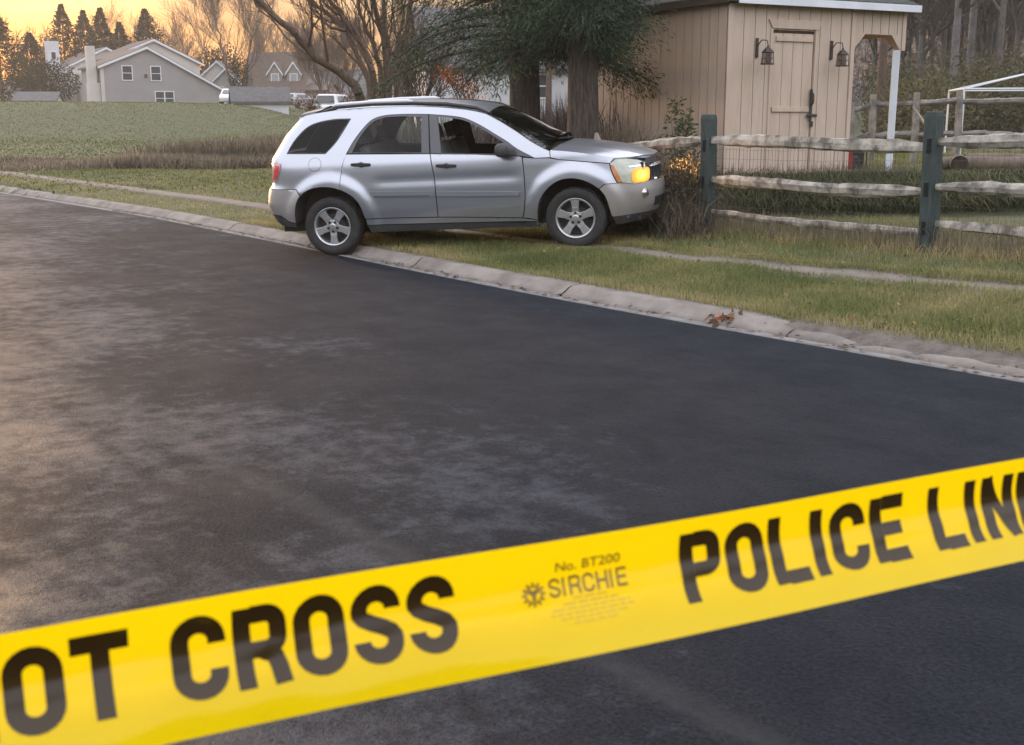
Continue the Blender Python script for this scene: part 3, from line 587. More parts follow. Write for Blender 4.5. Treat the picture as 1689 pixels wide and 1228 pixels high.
def evergreen(name, x, y, trunk_r, label, seed, zmin, h, spread, kind=1, group=None, nbr=120, per=420):
    rr = random.Random(seed); zz = float(gz(x, y)); root = tag(empty(name, (x, y, zz)), label, 'tree', group)
    mb = MB(); pts = [(0, 0, -.3), (0.0, 0, .0), (.01, 0, .35), (.02, .01, 1.2), (.0, .0, 3), (.02, 0, h * .97)]
    mb.tube(pts, [trunk_r * 1.5, trunk_r * 1.3, trunk_r * 1.06, trunk_r, trunk_r * .8, .03], n=14)
    mb.v = [(a * (1 + .09 * math.sin(5 * math.atan2(b, a) + c * 1.2)), b * (1 + .09 * math.sin(5 * math.atan2(b, a) + c * 1.2)), c) for a, b, c in mb.v]
    mb.build('trunk', m_bark, root, smooth=True)
    S = Sticks(); PP, DD, LL, TT = [], [], [], []
    for k in range(nbr):
        f = k / nbr; z0 = zmin + .40 + (h - zmin - .65) * f ** 1.15; az = k * 2.399 + rr.gauss(0, .25); L = spread * (1 - .62 * f) * rr.uniform(.65, 1.1)
        q = Vector((0, 0, z0)); d = Vector((math.cos(az), math.sin(az), .30 - .12 * rr.random())).normalized(); n = 6; br_t = rr.gauss(.42, .16)
        for i in range(n):
            d = (d + Vector((rr.gauss(0, .08), rr.gauss(0, .08), -.13))).normalized(); q2 = q + d * L / n
            S.seg(q, q2, .035 * (1 - i / n) + .006, .035 * (1 - (i + 1) / n) + .006)
            m_ = int(per * 2.9 / n * (.35 if i == 0 else 1)); tt = RNG.random(m_)[:, None]; base = np.array(q) * (1 - tt) + np.array(q2) * tt
            off = RNG.normal(0, 1, (m_, 3)) * np.array([.16, .16, .10]); PP.append(base + off + [0, 0, -.06])
            DD.append(np.array(d) * .8 + off * 2.6 + RNG.normal(0, .65, (m_, 3)) + [0, 0, -.45]); LL.append(RNG.uniform(.045, .12, m_)); TT.append(br_t + RNG.normal(0, .13, m_) + off[:, 2] * .9)
            q = q2
    npobj('limb', *S.arrays(5), m_bark, root)
    P = np.concatenate(PP); keep = P[:, 2] > zmin - .22 + .10 * lump(P[:, 0] * 3, P[:, 1] * 3, 1)
    D = np.concatenate(DD)[keep]; V, F, T = cards(P[keep], D, np.concatenate(LL)[keep], RNG.uniform(.008, .017, keep.sum()), np.concatenate(TT)[keep]); npobj('crown', V, F, m_needle, root, tint=T); return root
def conifer(x, y, h, w, seed, label, group='conifers behind the houses', name='conifer_tree'):
    rr = random.Random(seed); zz = float(gz(x, y)); root = tag(empty(name, (x, y, zz)), label, 'tree', group)
    mb = MB(); mb.tube([(0, 0, -.3), (0, 0, h * .95)], [.22, .03], n=7); mb.build('trunk', m_bark, root)
    n = 7000; f = RNG.random(n) ** .8; tier = np.round(f * 11 + RNG.normal(0, .3, n)) / 11; f = np.clip(.7 * f + .3 * tier, 0, 1)
    az = RNG.uniform(0, 6.283, n); env = w * 1.15 * (1 - f) ** 1.05 * (1.12 + .34 * np.sin(az * 3 + seed + f * 9) + .22 * np.sin(az * 5 + f * 23 + seed * 2)) + .05; hb_ = np.sin(np.floor(az * 4.5) * 12.9 + np.round(f * 12) * 78.2 + seed) * 43758.5; env = env * (.5 + .8 * (hb_ - np.floor(hb_))); rad = env * np.sqrt(RNG.random(n)) * RNG.uniform(.75, 1.12, n)
    P = np.stack([np.cos(az) * rad, np.sin(az) * rad, h * (.06 + .92 * f) - rad * .10], -1); D = np.stack([np.cos(az), np.sin(az), .25 + 0 * az], -1) + RNG.normal(0, .3, (n, 3))
    V, F, T = cards(P, D, RNG.uniform(.3, .75, n) * (1.1 - .6 * f), RNG.uniform(.08, .20, n), .45 + RNG.normal(0, .2, n)); npobj('crown', V, F, m_pine, root, tint=T); return root
def bush(name, loc, d, label, seed, m=m_leaf, n=900, ls=.1, cat='bush', group=None, stems=6):
    root = tag(empty(name, (loc[0], loc[1], float(gz(loc[0], loc[1])) if len(loc) < 3 else loc[2])), label, cat, group); rr = random.Random(seed)
    S = Sticks()
    for k in range(stems):
        a = rr.uniform(0, 6.28); S.seg((0, 0, -.05), (math.cos(a) * d[0] * .3, math.sin(a) * d[1] * .3, d[2] * .75), .02 * d[2], .006 * d[2])
    npobj('stem', *S.arrays(4), m_twig, root)
    u = RNG.normal(size=(n, 3)); u /= np.linalg.norm(u, axis=1, keepdims=True); rad = RNG.random((n, 1)) ** .4 * (1 + .22 * np.sin(u[:, :1] * 5 + seed) * np.cos(u[:, 1:2] * 4 + u[:, 2:] * 3))
    P = u * rad * np.array([d[0] / 2, d[1] / 2, d[2] / 2]) + [0, 0, d[2] * .52]; V, F, T = cards(P, u + RNG.normal(0, .6, (n, 3)), RNG.uniform(.6, 1.3, n) * ls, RNG.uniform(.3, .6, n) * ls, .5 + RNG.normal(0, .2, n) + u[:, 2] * .1)
    npobj('foliage', V, F, m, root, tint=T); return root

# ------------------------------------------------------------------ trees beside the shed
evergreen('evergreen_tree', .17, 18.6, .235, 'dark evergreen with drooping boughs and brown trunk behind the silver car', 3, 1.74, 9.5, 2.35, nbr=135)
evergreen('evergreen_tree', .95, 17.0, .215, 'dark evergreen with ridged grey trunk growing against the left wall of the shed', 8, 1.95, 8.5, .95, nbr=95)
# leafy sapling and seedlings by the shed wall
def sapling(x, y, h, seed, label, lean=.0, n=150, ls=.085):
    rr = random.Random(seed); root = tag(empty('sapling', (x, y, float(gz(x, y)))), label, 'plant'); S = Sticks(); P, D = [], []
    for k in range(5):
        q = Vector((rr.gauss(0, .05), rr.gauss(0, .05), 0)); d = Vector((rr.gauss(lean, .14), rr.gauss(0, .12), 1)).normalized(); hh = h * rr.uniform(.6, 1)
        for i in range(6):
            d = (d + Vector((rr.gauss(0, .1), rr.gauss(0, .1), .05))).normalized(); q2 = q + d * hh / 6; S.seg(q, q2, .009 * (1 - i / 7), .009 * (1 - (i + 1) / 7))
            for _ in range(n // 30):
                a = rr.uniform(0, 6.28); P.append(q.lerp(q2, rr.random()) + Vector((math.cos(a), math.sin(a), 0)) * rr.uniform(.01, .20) * (1.25 - i / 6)); D.append((math.cos(a), math.sin(a), rr.uniform(-.4, .6)))
            q = q2
    npobj('stem', *S.arrays(4), m_twig, root); P = np.array([tuple(p) for p in P]); V, F, T = cards(P, np.array(D), RNG.uniform(.6, 1.2, len(P)) * ls, RNG.uniform(.35, .55, len(P)) * ls, .6 + RNG.normal(0, .2, len(P)))
    npobj('leaves', V, F, m_leaf, root, tint=T)
sapling(2.30, 16.55, 1.42, 5, 'leafy green sapling standing in front of the left shed wall', lean=-.02, n=900, ls=.075)
bush('bramble', (2.08, 14.35), (.75, .9, 1.0), 'tangled bramble crushed between the nose of the silver car and the green fence post', 33, mat('bramble_leaves', (.08, .06, .03), rough=.8, trans=.2, tint=[(.035, .028, .02), (.075, .055, .034), (.085, .085, .04), (.16, .09, .045)]), 1700, .055, 'bramble', stems=14)
sapling(1.25, 19.0, 1.0, 6, 'yellow green seedling between the two evergreen trunks', n=60)

# ------------------------------------------------------------------ multi-stemmed bare tree, stems traced at their own depth
limbs = [[(598, 190), (596, 165), (585, 140), (560, 118), (520, 95), (495, 65), (478, 47), (450, 25), (425, 0), (395, -30), (360, -52)],
         [(612, 190), (612, 165), (608, 130), (595, 100), (580, 75), (572, 50), (550, 30), (520, 8), (492, -25), (470, -70)],
         [(622, 190), (622, 165), (615, 120), (605, 90), (590, 60), (565, 30), (545, 0), (532, -40), (520, -90)],
         [(630, 190), (630, 165), (627, 110), (617, 72), (604, 50), (594, 20), (586, -20), (580, -80)],
         [(640, 190), (640, 165), (638, 100), (630, 60), (620, 20), (615, -10), (606, -70), (604, -130)],
         [(644, 190), (642, 165), (641, 120), (641, 80), (633, 40), (632, 0), (634, -50), (640, -120)],
         [(655, 190), (655, 165), (660, 110), (668, 70), (675, 20), (682, -20), (696, -80)],
         [(646, 130), (652, 90), (658, 55), (665, 25), (662, 0), (664, -60)],
         [(660, 112), (676, 88), (692, 70), (712, 40), (735, 5)],
         [(520, 95), (500, 83), (470, 60), (440, 20), (425, -10)],
         [(572, 50), (545, 45), (520, 22), (505, -5), (495, -40)]]
YT = 30.0; base = pxY(628, 205, YT); base.z = float(gz(base.x, base.y))
bt = tag(empty('bare_tree', base), 'large leafless multi-stemmed tree with long left leaning limb behind the car roof', 'tree'); T, S = Sticks(), Sticks(); rr = random.Random(4)
for k, L in enumerate(limbs):
    dy = rr.uniform(-.5, .5); pts = [pxY(u, v, YT + dy * min(i, 6) * .6) - base for i, (u, v) in enumerate(L)]
    if k < 7: pts[0].z = -.2; pts[0].x *= .8
    r0 = (.13, .095, .105, .08, .095, .095, .11, .06, .05, .042, .042)[k]
    fine = []
    for i in range(len(pts) - 1):
        for j in range(2): fine.append(pts[i].lerp(pts[i + 1], j / 2) + Vector((rr.gauss(0, .012), rr.gauss(0, .02), 0)))
    fine.append(pts[-1]); n = len(fine)
    for i in range(n - 1):
        f = i / n; ra = r0 * (1 - .72 * f); rb = r0 * (1 - .72 * (i + 1) / n); (T if i < 6 and k < 7 else S).seg(fine[i], fine[i + 1], ra, rb)
        if i > 3 and rr.random() < .62:
            d = (fine[i + 1] - fine[i]).normalized(); az = rr.uniform(0, 6.28); nd = (d + Vector((math.cos(az), math.sin(az), .15)) * .75).normalized()
            grow(S, fine[i], nd, rr.uniform(.8, 1.9), max(ra * .4, .016), 2, rr, 4, up=.10, wig=.14, split=(1, 3), ang=.45, minr=.0055)
    grow(S, fine[-1], fine[-1] - fine[-2], 2.2, r0 * .28, 1, rr, 4, minr=.006)
npobj('trunk', *T.arrays(9), m_bark2, bt, smooth=True); npobj('crown', *S.arrays(4), m_bark2, bt)
q = pxY(690, 190, 38); bare_tree('bare_tree', q.x, q.y, 3.6, .06, 12, 'small leafless tree with fanning stems just right of the big multi-stemmed tree', stems=4, maxlev=3, minr=.008, trunk=.2, ang=.38, z=.9)
# ------------------------------------------------------------------ houses far behind the mound
m_grey = mat('grey_siding', (.26, .25, .25), (.29, .28, .28), scale=.6, rough=.8)
m_cream = mat('cream_siding', (.48, .45, .41), (.53, .50, .46), scale=.6, rough=.8)
m_white = mat('white_siding', (.55, .55, .57), (.62, .62, .64), scale=.8, rough=.7)
m_taupe = mat('taupe_siding', (.24, .20, .17), (.28, .24, .20), scale=.6, rough=.8)
m_roofb = mat('brown_roof', (.085, .062, .050), (.13, .098, .080), scale=3, rough=.9, bump=.4, bscale=6)
m_roofg = mat('grey_roof', (.075, .075, .078), (.115, .115, .118), scale=3, rough=.9, bump=.4, bscale=6)
m_pane = mat('house_glass', (.05, .06, .07), rough=.08, spec=.8)
m_blind = mat('window_blind', (.30, .32, .33), rough=.5)
class House:
    """local frame: u along the front (to the right), v away from the viewer, z up"""
    def __init__(s, name, x, y, rz, label, z=None, cat='house', group=None):
        s.root = tag(empty(name, (x, y, float(gz(x, y)) if z is None else z), rz), label, cat, group)
    def gable(s, u0, u1, v0, v1, eL, peak, eR, mw, mr, pu=None, ov=.35, th=.18, z0=-.5, along='v', overz=.0):
        """walls under a ridge running along v (or along u)"""
        pu = (u0 + u1) / 2 if pu is None else pu; mb = MB()
        if along == 'v':
            pol = [(u0, z0), (u1, z0), (u1, eR), (pu, peak), (u0, eL)]; mb.prism(pol, lambda a, b: (a, v0, b), lambda a, b: (a, v1, b))
        else:
            pv = (v0 + v1) / 2; pol = [(v0, z0), (v1, z0), (v1, eR), (pv, peak), (v0, eL)]; mb.prism(pol, lambda a, b: (u0, a, b), lambda a, b: (u1, a, b))
        w = mb.build('wall', mw, s.root)
        rb = MB()
        if along == 'v':
            for (ua, za, ub, zb) in ((u0, eL, pu, peak), (pu, peak, u1, eR)):
                sl = (zb - za) / (ub - ua); a = ua - ov if ua == u0 else ua; b = ub + ov if ub == u1 else ub
                A, B = za + (a - ua) * sl + .02, za + (b - ua) * sl + .02
                rb.prism([(a, A), (b, B), (b, B + th), (a, A + th)], lambda p, q: (p, v0 - ov, q), lambda p, q: (p, v1 + ov, q))
        else:
            for (va, za, vb, zb) in ((v0, eL, pv, peak), (pv, peak, v1, eR)):
                sl = (zb - za) / (vb - va); a = va - ov if va == v0 else va; b = vb + ov if vb == v1 else vb
                A, B = za + (a - va) * sl + .02, za + (b - va) * sl + .02
                rb.prism([(a, A), (b, B), (b, B + th), (a, A + th)], lambda p, q: (u0 - ov, p, q), lambda p, q: (u1 + ov, p, q))
        r = rb.build('roof', mr, s.root)
        if along == 'v':                              # pale bargeboards on the gable
            tb = MB(); k = v0 - ov - .03
            for (ua, za, ub, zb) in ((u0, eL, pu, peak), (pu, peak, u1, eR)):
                sl = (zb - za) / (ub - ua); a = ua - ov if ua == u0 else ua; b = ub + ov if ub == u1 else ub
                A, B = za + (a - ua) * sl, za + (b - ua) * sl
                tb.prism([(a, A - .1), (b, B - .1), (b, B + th * .8), (a, A + th * .8)], lambda p, q: (p, k, q), lambda p, q: (p, k + .028, q))
            tb.build('bargeboard', m_trimw, r)
        return w
    def window(s, u, v, z, w, h, face='v', mull=1, pane=None, bars=1):
        fb, pb = MB(), MB(); f = .09
        def bx(mb, a0, a1, b0, b1, d0, d1):
            if face == 'v': mb.box2((a0, v - d1, b0), (a1, v - d0, b1))
            else: mb.box2((v - d1, a0, b0), (v - d0, a1, b1))
        bx(fb, u - w / 2 - f, u + w / 2 + f, z - f, z, .0, .07); bx(fb, u - w / 2 - f, u + w / 2 + f, z + h, z + h + f, .0, .07)
        bx(fb, u - w / 2 - f, u - w / 2, z, z + h, .0, .07); bx(fb, u + w / 2, u + w / 2 + f, z, z + h, .0, .07)
        for k in range(1, mull): bx(fb, u - w / 2 + w * k / mull - .06, u - w / 2 + w * k / mull + .06, z, z + h, .0, .07)
        if bars: bx(fb, u - w / 2, u + w / 2, z + h * .5 - .03, z + h * .5 + .03, .0, .06)
        bx(pb, u - w / 2, u + w / 2, z, z + h, .01, .03); fo_ = fb.build('window', m_trimw, s.root); pb.build('pane', pane or m_pane, fo_)
    def box(s, name, a, b, m, par=None): mb = MB(); mb.box2(a, b); return mb.build(name, m, par or s.root)
# grey end house with the long catslide roof
q = pxY(169, 172, 130)
h = House('town_house', q.x, q.y, R(31), 'grey two storey end house with long right roof slope behind the mound', z=q.z - 1.2)
W = 13.0; Z0 = 1.2
h.gable(0, W, 0, 9, Z0 + 3.85, Z0 + 5.85, Z0 + 1.55, m_grey, m_roofb, pu=4.9, ov=.3)
h.window(2.75, 0, Z0 + 2.55, .95, 1.4); h.window(5.75, 0, Z0 + 2.55, .95, 1.4); h.window(6.55, 0, Z0 + .0, 1.9, 1.35, mull=2)
mb = MB(); mb.lathe([(0, -.05), (.33, -.05), (.33, .02)], (4.9, 0, Z0 + 5.05), (0, -1, 0), 10); mb.build('gable_vent', m_trimw, h.root)
mb = MB(); mb.box2((4.55, -.2, Z0 + 2.85), (4.8, -.001, Z0 + 3.15)); mb.build('wall_lamp', m_iron, h.root)
h.box('chimney', (-1.15, .3, -.5), (-.02, 1.7, Z0 + 2.2), m_cream); h.box('chimney', (-1.1, .45, Z0 + 2.201), (-.3, 1.5, Z0 + 5.95), m_cream)
h.box('corner_trim', (-.02, -.04, -.4), (.35, -.002, Z0 + 3.8), m_cream)
h.box('porch_post', (W + .02, .05, -.5), (W + .25, .3, Z0 + 1.55), m_trimw); h.box('porch_post', (W + 1.3, .05, -.5), (W + 1.55, .3, Z0 + 1.4), m_trimw); h.box('porch_beam', (W + .01, .04, Z0 + 1.2), (W + 1.6, .32, Z0 + 1.42), m_trimw)
h.box('porch_rear_wall', (W + .02, 2.2, -.5), (W + 1.5, 2.4, Z0 + 1.4), m_grey)
h.gable(2.8, 13.4, 9.4, 18, Z0 + 5.0, Z0 + 7.2, Z0 + 4.75, m_cream, m_roofb, pu=8.2, ov=.3)
q2 = pxY(107, 172, 150)
h = House('town_house', q2.x, q2.y, R(31), 'cream row house with set back walls left of the grey end house', z=q2.z - .6)
h.gable(0, 10.5, 0, 12, 4.7, 7.3, 4.7, m_cream, m_roofb, ov=.3); h.box('bay', (1.5, -2, -.5), (4.8, -.01, 4.2), m_cream); h.window(3.1, -2.0, 2.6, .9, 1.4); h.box('side_panel', (-.5, -.5, -.5), (3.6 - 2.2, -.011, 4.6), m_white)
h.box('chimney', (-1.2, 2, -.5), (.2, 3.4, 8.1), m_white); h.window(-.5, 2, 6.0, .5, .8, bars=0)
# gabled houses to the right
q = pxY(328, 178, 165)
h = House('gabled_house', q.x, q.y, R(8), 'pale grey house with two front gables behind the round conifer bush', z=q.z - .6)
h.gable(0, 5.2, 0, 9, 4.3, 6.6, 4.3, m_cream, m_roofg); h.gable(2.0, 5.6, -1.6, -.05, 3.9, 5.6, 3.9, m_grey, m_roofg); h.window(3.1, -1.6, 2.1, .7, 1.2); h.window(4.6, -1.6, 2.1, .7, 1.2); h.window(1.0, 0, 2.1, .7, 1.2)
q = pxY(404, 180, 150)
h = House('dormer_house', q.x, q.y, R(-6), 'brown roofed house with two dormers and white windows behind the white garden shed', z=q.z - .3)
h.gable(0, 7.2, 0, 8.5, 2.4, 7.0, 2.4, m_taupe, m_roofb, along='u')
for u in (3.6, 5.9):
    h.gable(u - .85, u + .85, 1.0, 4.1, 4.6, 5.8, 4.6, m_taupe, m_roofb, ov=.2); h.window(u, 1.0, 3.0, .8, 1.45, pane=m_blind, bars=0)
h.gable(7.3, 10.0, .3, 7, 2.5, 3.3, 2.5, m_taupe, m_roofb, along='u'); h.box('garage_door', (7.6, .22, -.3), (9.3, .29, 1.9), m_white)
q = pxY(386, 191, 98)
h = House('white_shed', q.x, q.y, R(16), 'low white garden shed with grey pitched roof at the right end of the mound', z=q.z - .25, cat='shed')
h.gable(0, 4.3, 0, 2.6, 1.35, 2.35, 1.35, m_white, m_roofg, along='u', ov=.22); mb = MB(); mb.prism([(.0, 1.36), (2.6, 1.36), (1.3, 2.28)], lambda a, b: (4.301, a, b), lambda a, b: (4.34, a, b)); mb.build('gable_panel', m_white, h.root)
h.box('door', (4.302, .5, 0), (4.36, .95, 1.3), m_iron); h.box('door', (4.302, 1.5, 0), (4.36, 1.95, 1.3), m_iron)
q = pxY(24, 176, 118)
h = House('garden_shed', q.x, q.y, R(4), 'low shed with pale gable and grey roof left of the row houses', z=q.z - .2, cat='shed')
h.gable(0, 3.8, 0, 2.6, .7, 1.45, .7, m_cream, m_roofg, along='u', ov=.2); mb = MB(); mb.prism([(.0, -.3), (2.6, -.3), (2.6, .65), (1.3, 1.35), (0, .65)], lambda a, b: (-.04, a, b), lambda a, b: (-.002, a, b)); mb.build('gable_panel', m_cream, h.root)
q = pxY(-6, 176, 160)
h = House('far_house', q.x, q.y, R(-8), 'blue grey low house under the trees at the left edge', z=q.z - .3)
h.gable(0, 3.4, 0, 8, 2.3, 3.6, 2.3, m_white, m_roofg, along='u', ov=.2); h.gable(2.2, 4.6, -1, 6, 2.1, 3.3, 2.1, m_white, m_roofg, ov=.2); h.window(1.0, 0, .8, .9, .9)
q = pxY(704, 190, 62)
h = House('white_house', q.x, q.y, R(10), 'white house with steep grey roof half hidden by the evergreen boughs', z=q.z - .3)
h.gable(0, 7.4, 0, 7, 2.65, 5.6, 2.65, m_white, m_roofg, along='u', ov=.3); h.window(5.8, 0, 1.2, .9, 1.1)
q = pxY(640, 192, 110)
h = House('far_house', q.x, q.y, R(-12), 'cream house with low roof seen through the fanning bare tree', z=q.z - .3)
h.gable(0, 4.0, 0, 7, 3.4, 4.9, 3.4, m_cream, m_roofg, along='u', ov=.3); h.window(2.6, 0, 1.8, .9, 1.2)
q = pxY(505, 185, 170)
h = House('far_house', q.x, q.y, R(5), 'dark roofed house low on the skyline under the leaning limb', z=q.z - .3)
h.gable(0, 8, 0, 8, 2.6, 6.0, 2.6, m_taupe, m_roofg, along='u', ov=.3); h.window(2.2, 0, 1.0, 1.0, 1.2, pane=m_blind)

# ------------------------------------------------------------------ parked cars in the distance
m_tyre = mat('tyre_rubber', (.018, .018, .019), (.035, .034, .033), scale=9, rough=.85, bump=.2, bscale=50)
m_carw = mat('white_car_paint', (.6, .6, .62), rough=.3, coat=.6); m_card = mat('dark_car_paint', (.03, .033, .04), rough=.3, coat=.6); m_cars = mat('silver_car_paint', (.34, .35, .37), rough=.35, metal=.5, coat=.5)
m_cglass = mat('dark_car_glass', (.015, .018, .02), rough=.05, spec=.8)
def small_car(x, y, rz, label, paint, suv=True, z=None, group='cars parked in the distance'):
    r = tag(empty('parked_car', (x, y, float(gz(x, y)) if z is None else z), rz), label, 'car', group); hh = 1.65 if suv else 1.42
    low = [(-2.2, .35), (-2.25, .75), (-2.1, .98), (1.0, 1.0), (2.05, .86), (2.25, .65), (2.2, .32)]
    mb = MB(); mb.prism(low, lambda a, b: (a, -.88, b), lambda a, b: (a, .88, b)); mb.build('body', paint, r, bevel=.08)
    cab = [(-2.05, .985), (1.05, 1.0), (.35, hh - .04), (.1, hh), (-1.6, hh), (-1.75, hh - .04)]
    mb = MB(); mb.prism(cab, lambda a, b: (a, -.82 + .2 * (b - 1) / .6, b), lambda a, b: (a, .82 - .2 * (b - 1) / .6, b)); mb.build('cabin', paint, r, bevel=.05)
    for sg in (-1, 1):
        gl = MB(); f = lambda a, b, k=0: (a, sg * (.835 + k - .2 * (b - 1) / .6), b)
        for pol in ([(-.4, 1.06), (.75, 1.06), (.28, hh - .14), (-.4, hh - .12)], [(-1.55, 1.06), (-.5, 1.06), (-.5, hh - .12), (-1.4, hh - .14)]): gl.prism(pol, lambda a, b: f(a, b), lambda a, b: f(a, b, .012))
        gl.build('side_window', m_cglass, r)
    gl = MB(); gl.add([(1.03, -.7, 1.04), (1.03, .7, 1.04), (.45, .58, hh - .12), (.45, -.58, hh - .12)], [(0, 1, 2, 3)]); gl.v = [(a + .03, b, c + .02) for a, b, c in gl.v]; gl.build('windscreen', m_cglass, r)
    gl = MB(); gl.add([(-2.03, -.7, 1.04), (-2.03, .7, 1.04), (-1.82, .58, hh - .12), (-1.82, -.58, hh - .12)], [(0, 1, 2, 3)]); gl.v = [(a - .03, b, c + .02) for a, b, c in gl.v]; gl.build('rear_window', m_cglass, r)
    for sx in (-1.4, 1.35):
        for sg in (-1, 1): w = MB(); w.lathe([(0, -.12), (.32, -.12), (.34, -.05), (.34, .05), (.32, .12), (0, .12)], (sx, sg * .8, .33), (0, 1, 0), 16); w.build('wheel', m_tyre, r)
    for sg in (-1, 1):
        l_ = MB(); l_.box((-2.24, sg * .72, .8), (.06, .2, .22)); l_.build('tail_light', m_red, r)
    return r
def put_car(u, v, Y, rz, label, paint, suv=True): p = pxY(u, v, Y); small_car(p.x, p.y, rz, label, paint, suv)
put_car(383, 186, 103, R(-80), 'white car peeping over the mound beside the porch of the grey house', m_carw, False)
put_car(492, 190, 118, R(70), 'silver car parked in front of the dormer house', m_cars, False)
put_car(556, 192, 84, R(75), 'white sport utility car just above the rear of the silver car roof', m_carw)
put_car(750, 205, 80, R(95), 'dark car whose cabin shows above the roof rail of the silver car', m_card)

# ------------------------------------------------------------------ background trees
for k, (u, v, Y, w, lab) in enumerate([(-8, 18, 150, 3.6, 'tallest dark conifer at the left edge of the picture'), (48, 52, 160, 3.6, 'broad dark conifer second from the left edge'), (100, 4, 165, 3.2, 'tall pointed conifer above the white chimney of the row houses'), (136, 14, 168, 3.0, 'slim conifer third from the right in the dark clump'), (164, 10, 160, 3.2, 'conifer with ragged top above the grey house chimney'), (196, 34, 166, 2.8, 'shorter conifer between the ragged one and the rightmost one'), (238, 12, 160, 3.4, 'rightmost pointed conifer above the ridge of the grey house')]):
    p = pxY(u, v, Y); zz = float(gz(p.x, Y)); conifer(p.x, Y, p.z - zz, w * 1.5, k, lab)
p = pxY(78, 150, 146); bush('round_tree', (p.x, p.y), (7, 6, 5.2), 'olive green round tree left of the white chimney', 21, m_pine, 4200, .34, 'tree', stems=4)
p = pxY(362, 170, 178); bush('round_bush', (p.x, p.y), (8, 6, 8.2), 'grey green round conifer bush above the white shed roof', 22, m_pine, 4200, .42, 'bush', stems=4)
p = pxY(397, 170, 108); bush('cypress', (p.x, p.y), (2.0, 2.0, 4.4), 'narrow green cypress behind the left end of the white shed', 23, m_pine, 2600, .15, 'tree', stems=3)
p = pxY(519, 170, 70); bush('cypress', (p.x, p.y), (.95, .95, 1.75), 'narrow dark evergreen shrub left of the white sport utility car', 24, m_pine, 2200, .08, 'shrub', stems=3)
p = pxY(545, 180, 84); bush('red_hedge', (p.x, p.y), (4.6, 1.5, 1.9), 'reddish brown hedge behind the white sport utility car', 25, mat('red_brown_leaves', (.1, .04, .03), rough=.9, tint=[(.06, .03, .026), (.12, .05, .04), (.16, .075, .06)]), 1500, .2, 'hedge')
bare = [(25, 150, 14, 'thin bare tree crown above the conifers at far left', 190), (205, 150, 15, 'bare tree with pale twigs behind the rightmost conifers', 190), (300, 155, 12.5, 'bare tree standing behind the grey house roof', 175), (345, 160, 14, 'bare tree with upright twigs left of the wide bare tree', 180), (392, 160, 15.5, 'wide bare tree with fan of stems above the gabled house', 150), (440, 165, 13, 'bare tree behind the dormer house', 175), (480, 165, 12, 'lower bare tree on the skyline right of the dormer house', 180), (570, 165, 7.5, 'bare tree in the gap behind the big multi-stemmed tree', 95), (690, 170, 9, 'bare tree behind the evergreen boughs on their left', 110), (905, 150, 13, 'bare tree seen in the gap between the two evergreen trunks', 60), (250, 150, 14, 'bare tree rising behind the conifer clump', 200), (535, 165, 8.5, 'slender bare tree over the white sport utility car', 130)]
for k, (u, v, hgt, lab, Y) in enumerate(bare):
    p = pxY(u, v, Y); bare_tree('bare_tree', p.x, p.y, hgt, .012 * hgt, 40 + k, lab, group='bare trees on the skyline', maxlev=4 if Y < 160 else 3, minr=.00008 * Y, split=(2, 3), ang=.42, stems=1 + k % 3)
# far treeline as one mass
S = Sticks(); rr = random.Random(77)
for k in range(20):
    x = rr.uniform(-112, 75); y = rr.uniform(215, 290)
    if -.30 < x / y < -.155: continue
    p = Vector((x, y, float(gz(x, y)))); hgt = rr.uniform(11, 17); d = Vector((rr.gauss(0, .08), 0, 1)).normalized()
    S.seg(p, p + d * hgt * .3, .22, .18); grow(S, p + d * hgt * .25, d, hgt * .36, .17, 0, rr, 3, minr=.03, split=(2, 3), ang=.4)
npobj('far_treeline', *S.arrays(3), m_twig, kind='stuff')
x = RNG.uniform(-150, 90, 24000); y = RNG.uniform(205, 240, 24000)
P = np.stack([x, y, gz(x, y) + RNG.random(24000) ** 1.6 * (3.4 + 1.3 * np.sin(x * .21) + .8 * np.sin(x * .57))], -1); V, F, T = cards(P, RNG.normal(size=(24000, 3)) * [1, 1, 1.2], RNG.uniform(.6, 1.5, 24000), RNG.uniform(.25, .6, 24000), RNG.normal(.4, .25, 24000))
npobj('far_undergrowth', V, F, mat('far_brush', (.08, .06, .05), rough=1, tint=[(.045, .036, .032), (.085, .062, .05), (.12, .085, .065)]), tint=T, kind='stuff')
# small tree with its last red leaves
p = pxY(748, 205, 31); rt = tag(empty('red_leaf_tree', (p.x, p.y, float(gz(p.x, p.y)))), 'small tree with a few clumps of orange red leaves in front of the white house', 'tree'); b0 = Vector(rt.location); S = Sticks(); rr = random.Random(9); P = []
hub = Vector((0.6, .3, .4)); S.seg((0.6, .3, -.2), hub, .05, .04)
for (u, v, sx, sz, nn_) in ((745, 126, .20, .13, 130), (776, 146, .17, .16, 110), (735, 118, .12, .08, 40), (760, 136, .12, .1, 30)):
    c = pxY(u, v, 31) - b0; m_ = hub.lerp(c, .5) + Vector((.1, 0, -.1)); S.seg(hub, m_, .03, .02); S.seg(m_, c, .02, .008)
    for _ in range(6): e_ = c + Vector((rr.gauss(0, sx), rr.gauss(0, sx), rr.gauss(0, sz))); S.seg(m_.lerp(c, rr.uniform(.5, 1)), e_, .009, .005)
    P.append(np.array(c) + RNG.normal(size=(nn_, 3)) * [sx, sx, sz])
npobj('trunk', *S.arrays(5), m_bark2, rt); P = np.concatenate(P); V, F, T = cards(P, RNG.normal(0, 1, P.shape) + [0, 0, -1.2], RNG.uniform(.07, .15, len(P)), RNG.uniform(.03, .06, len(P)), RNG.normal(.45, .25, len(P))); npobj('leaves', V, F, m_red, rt, tint=T)
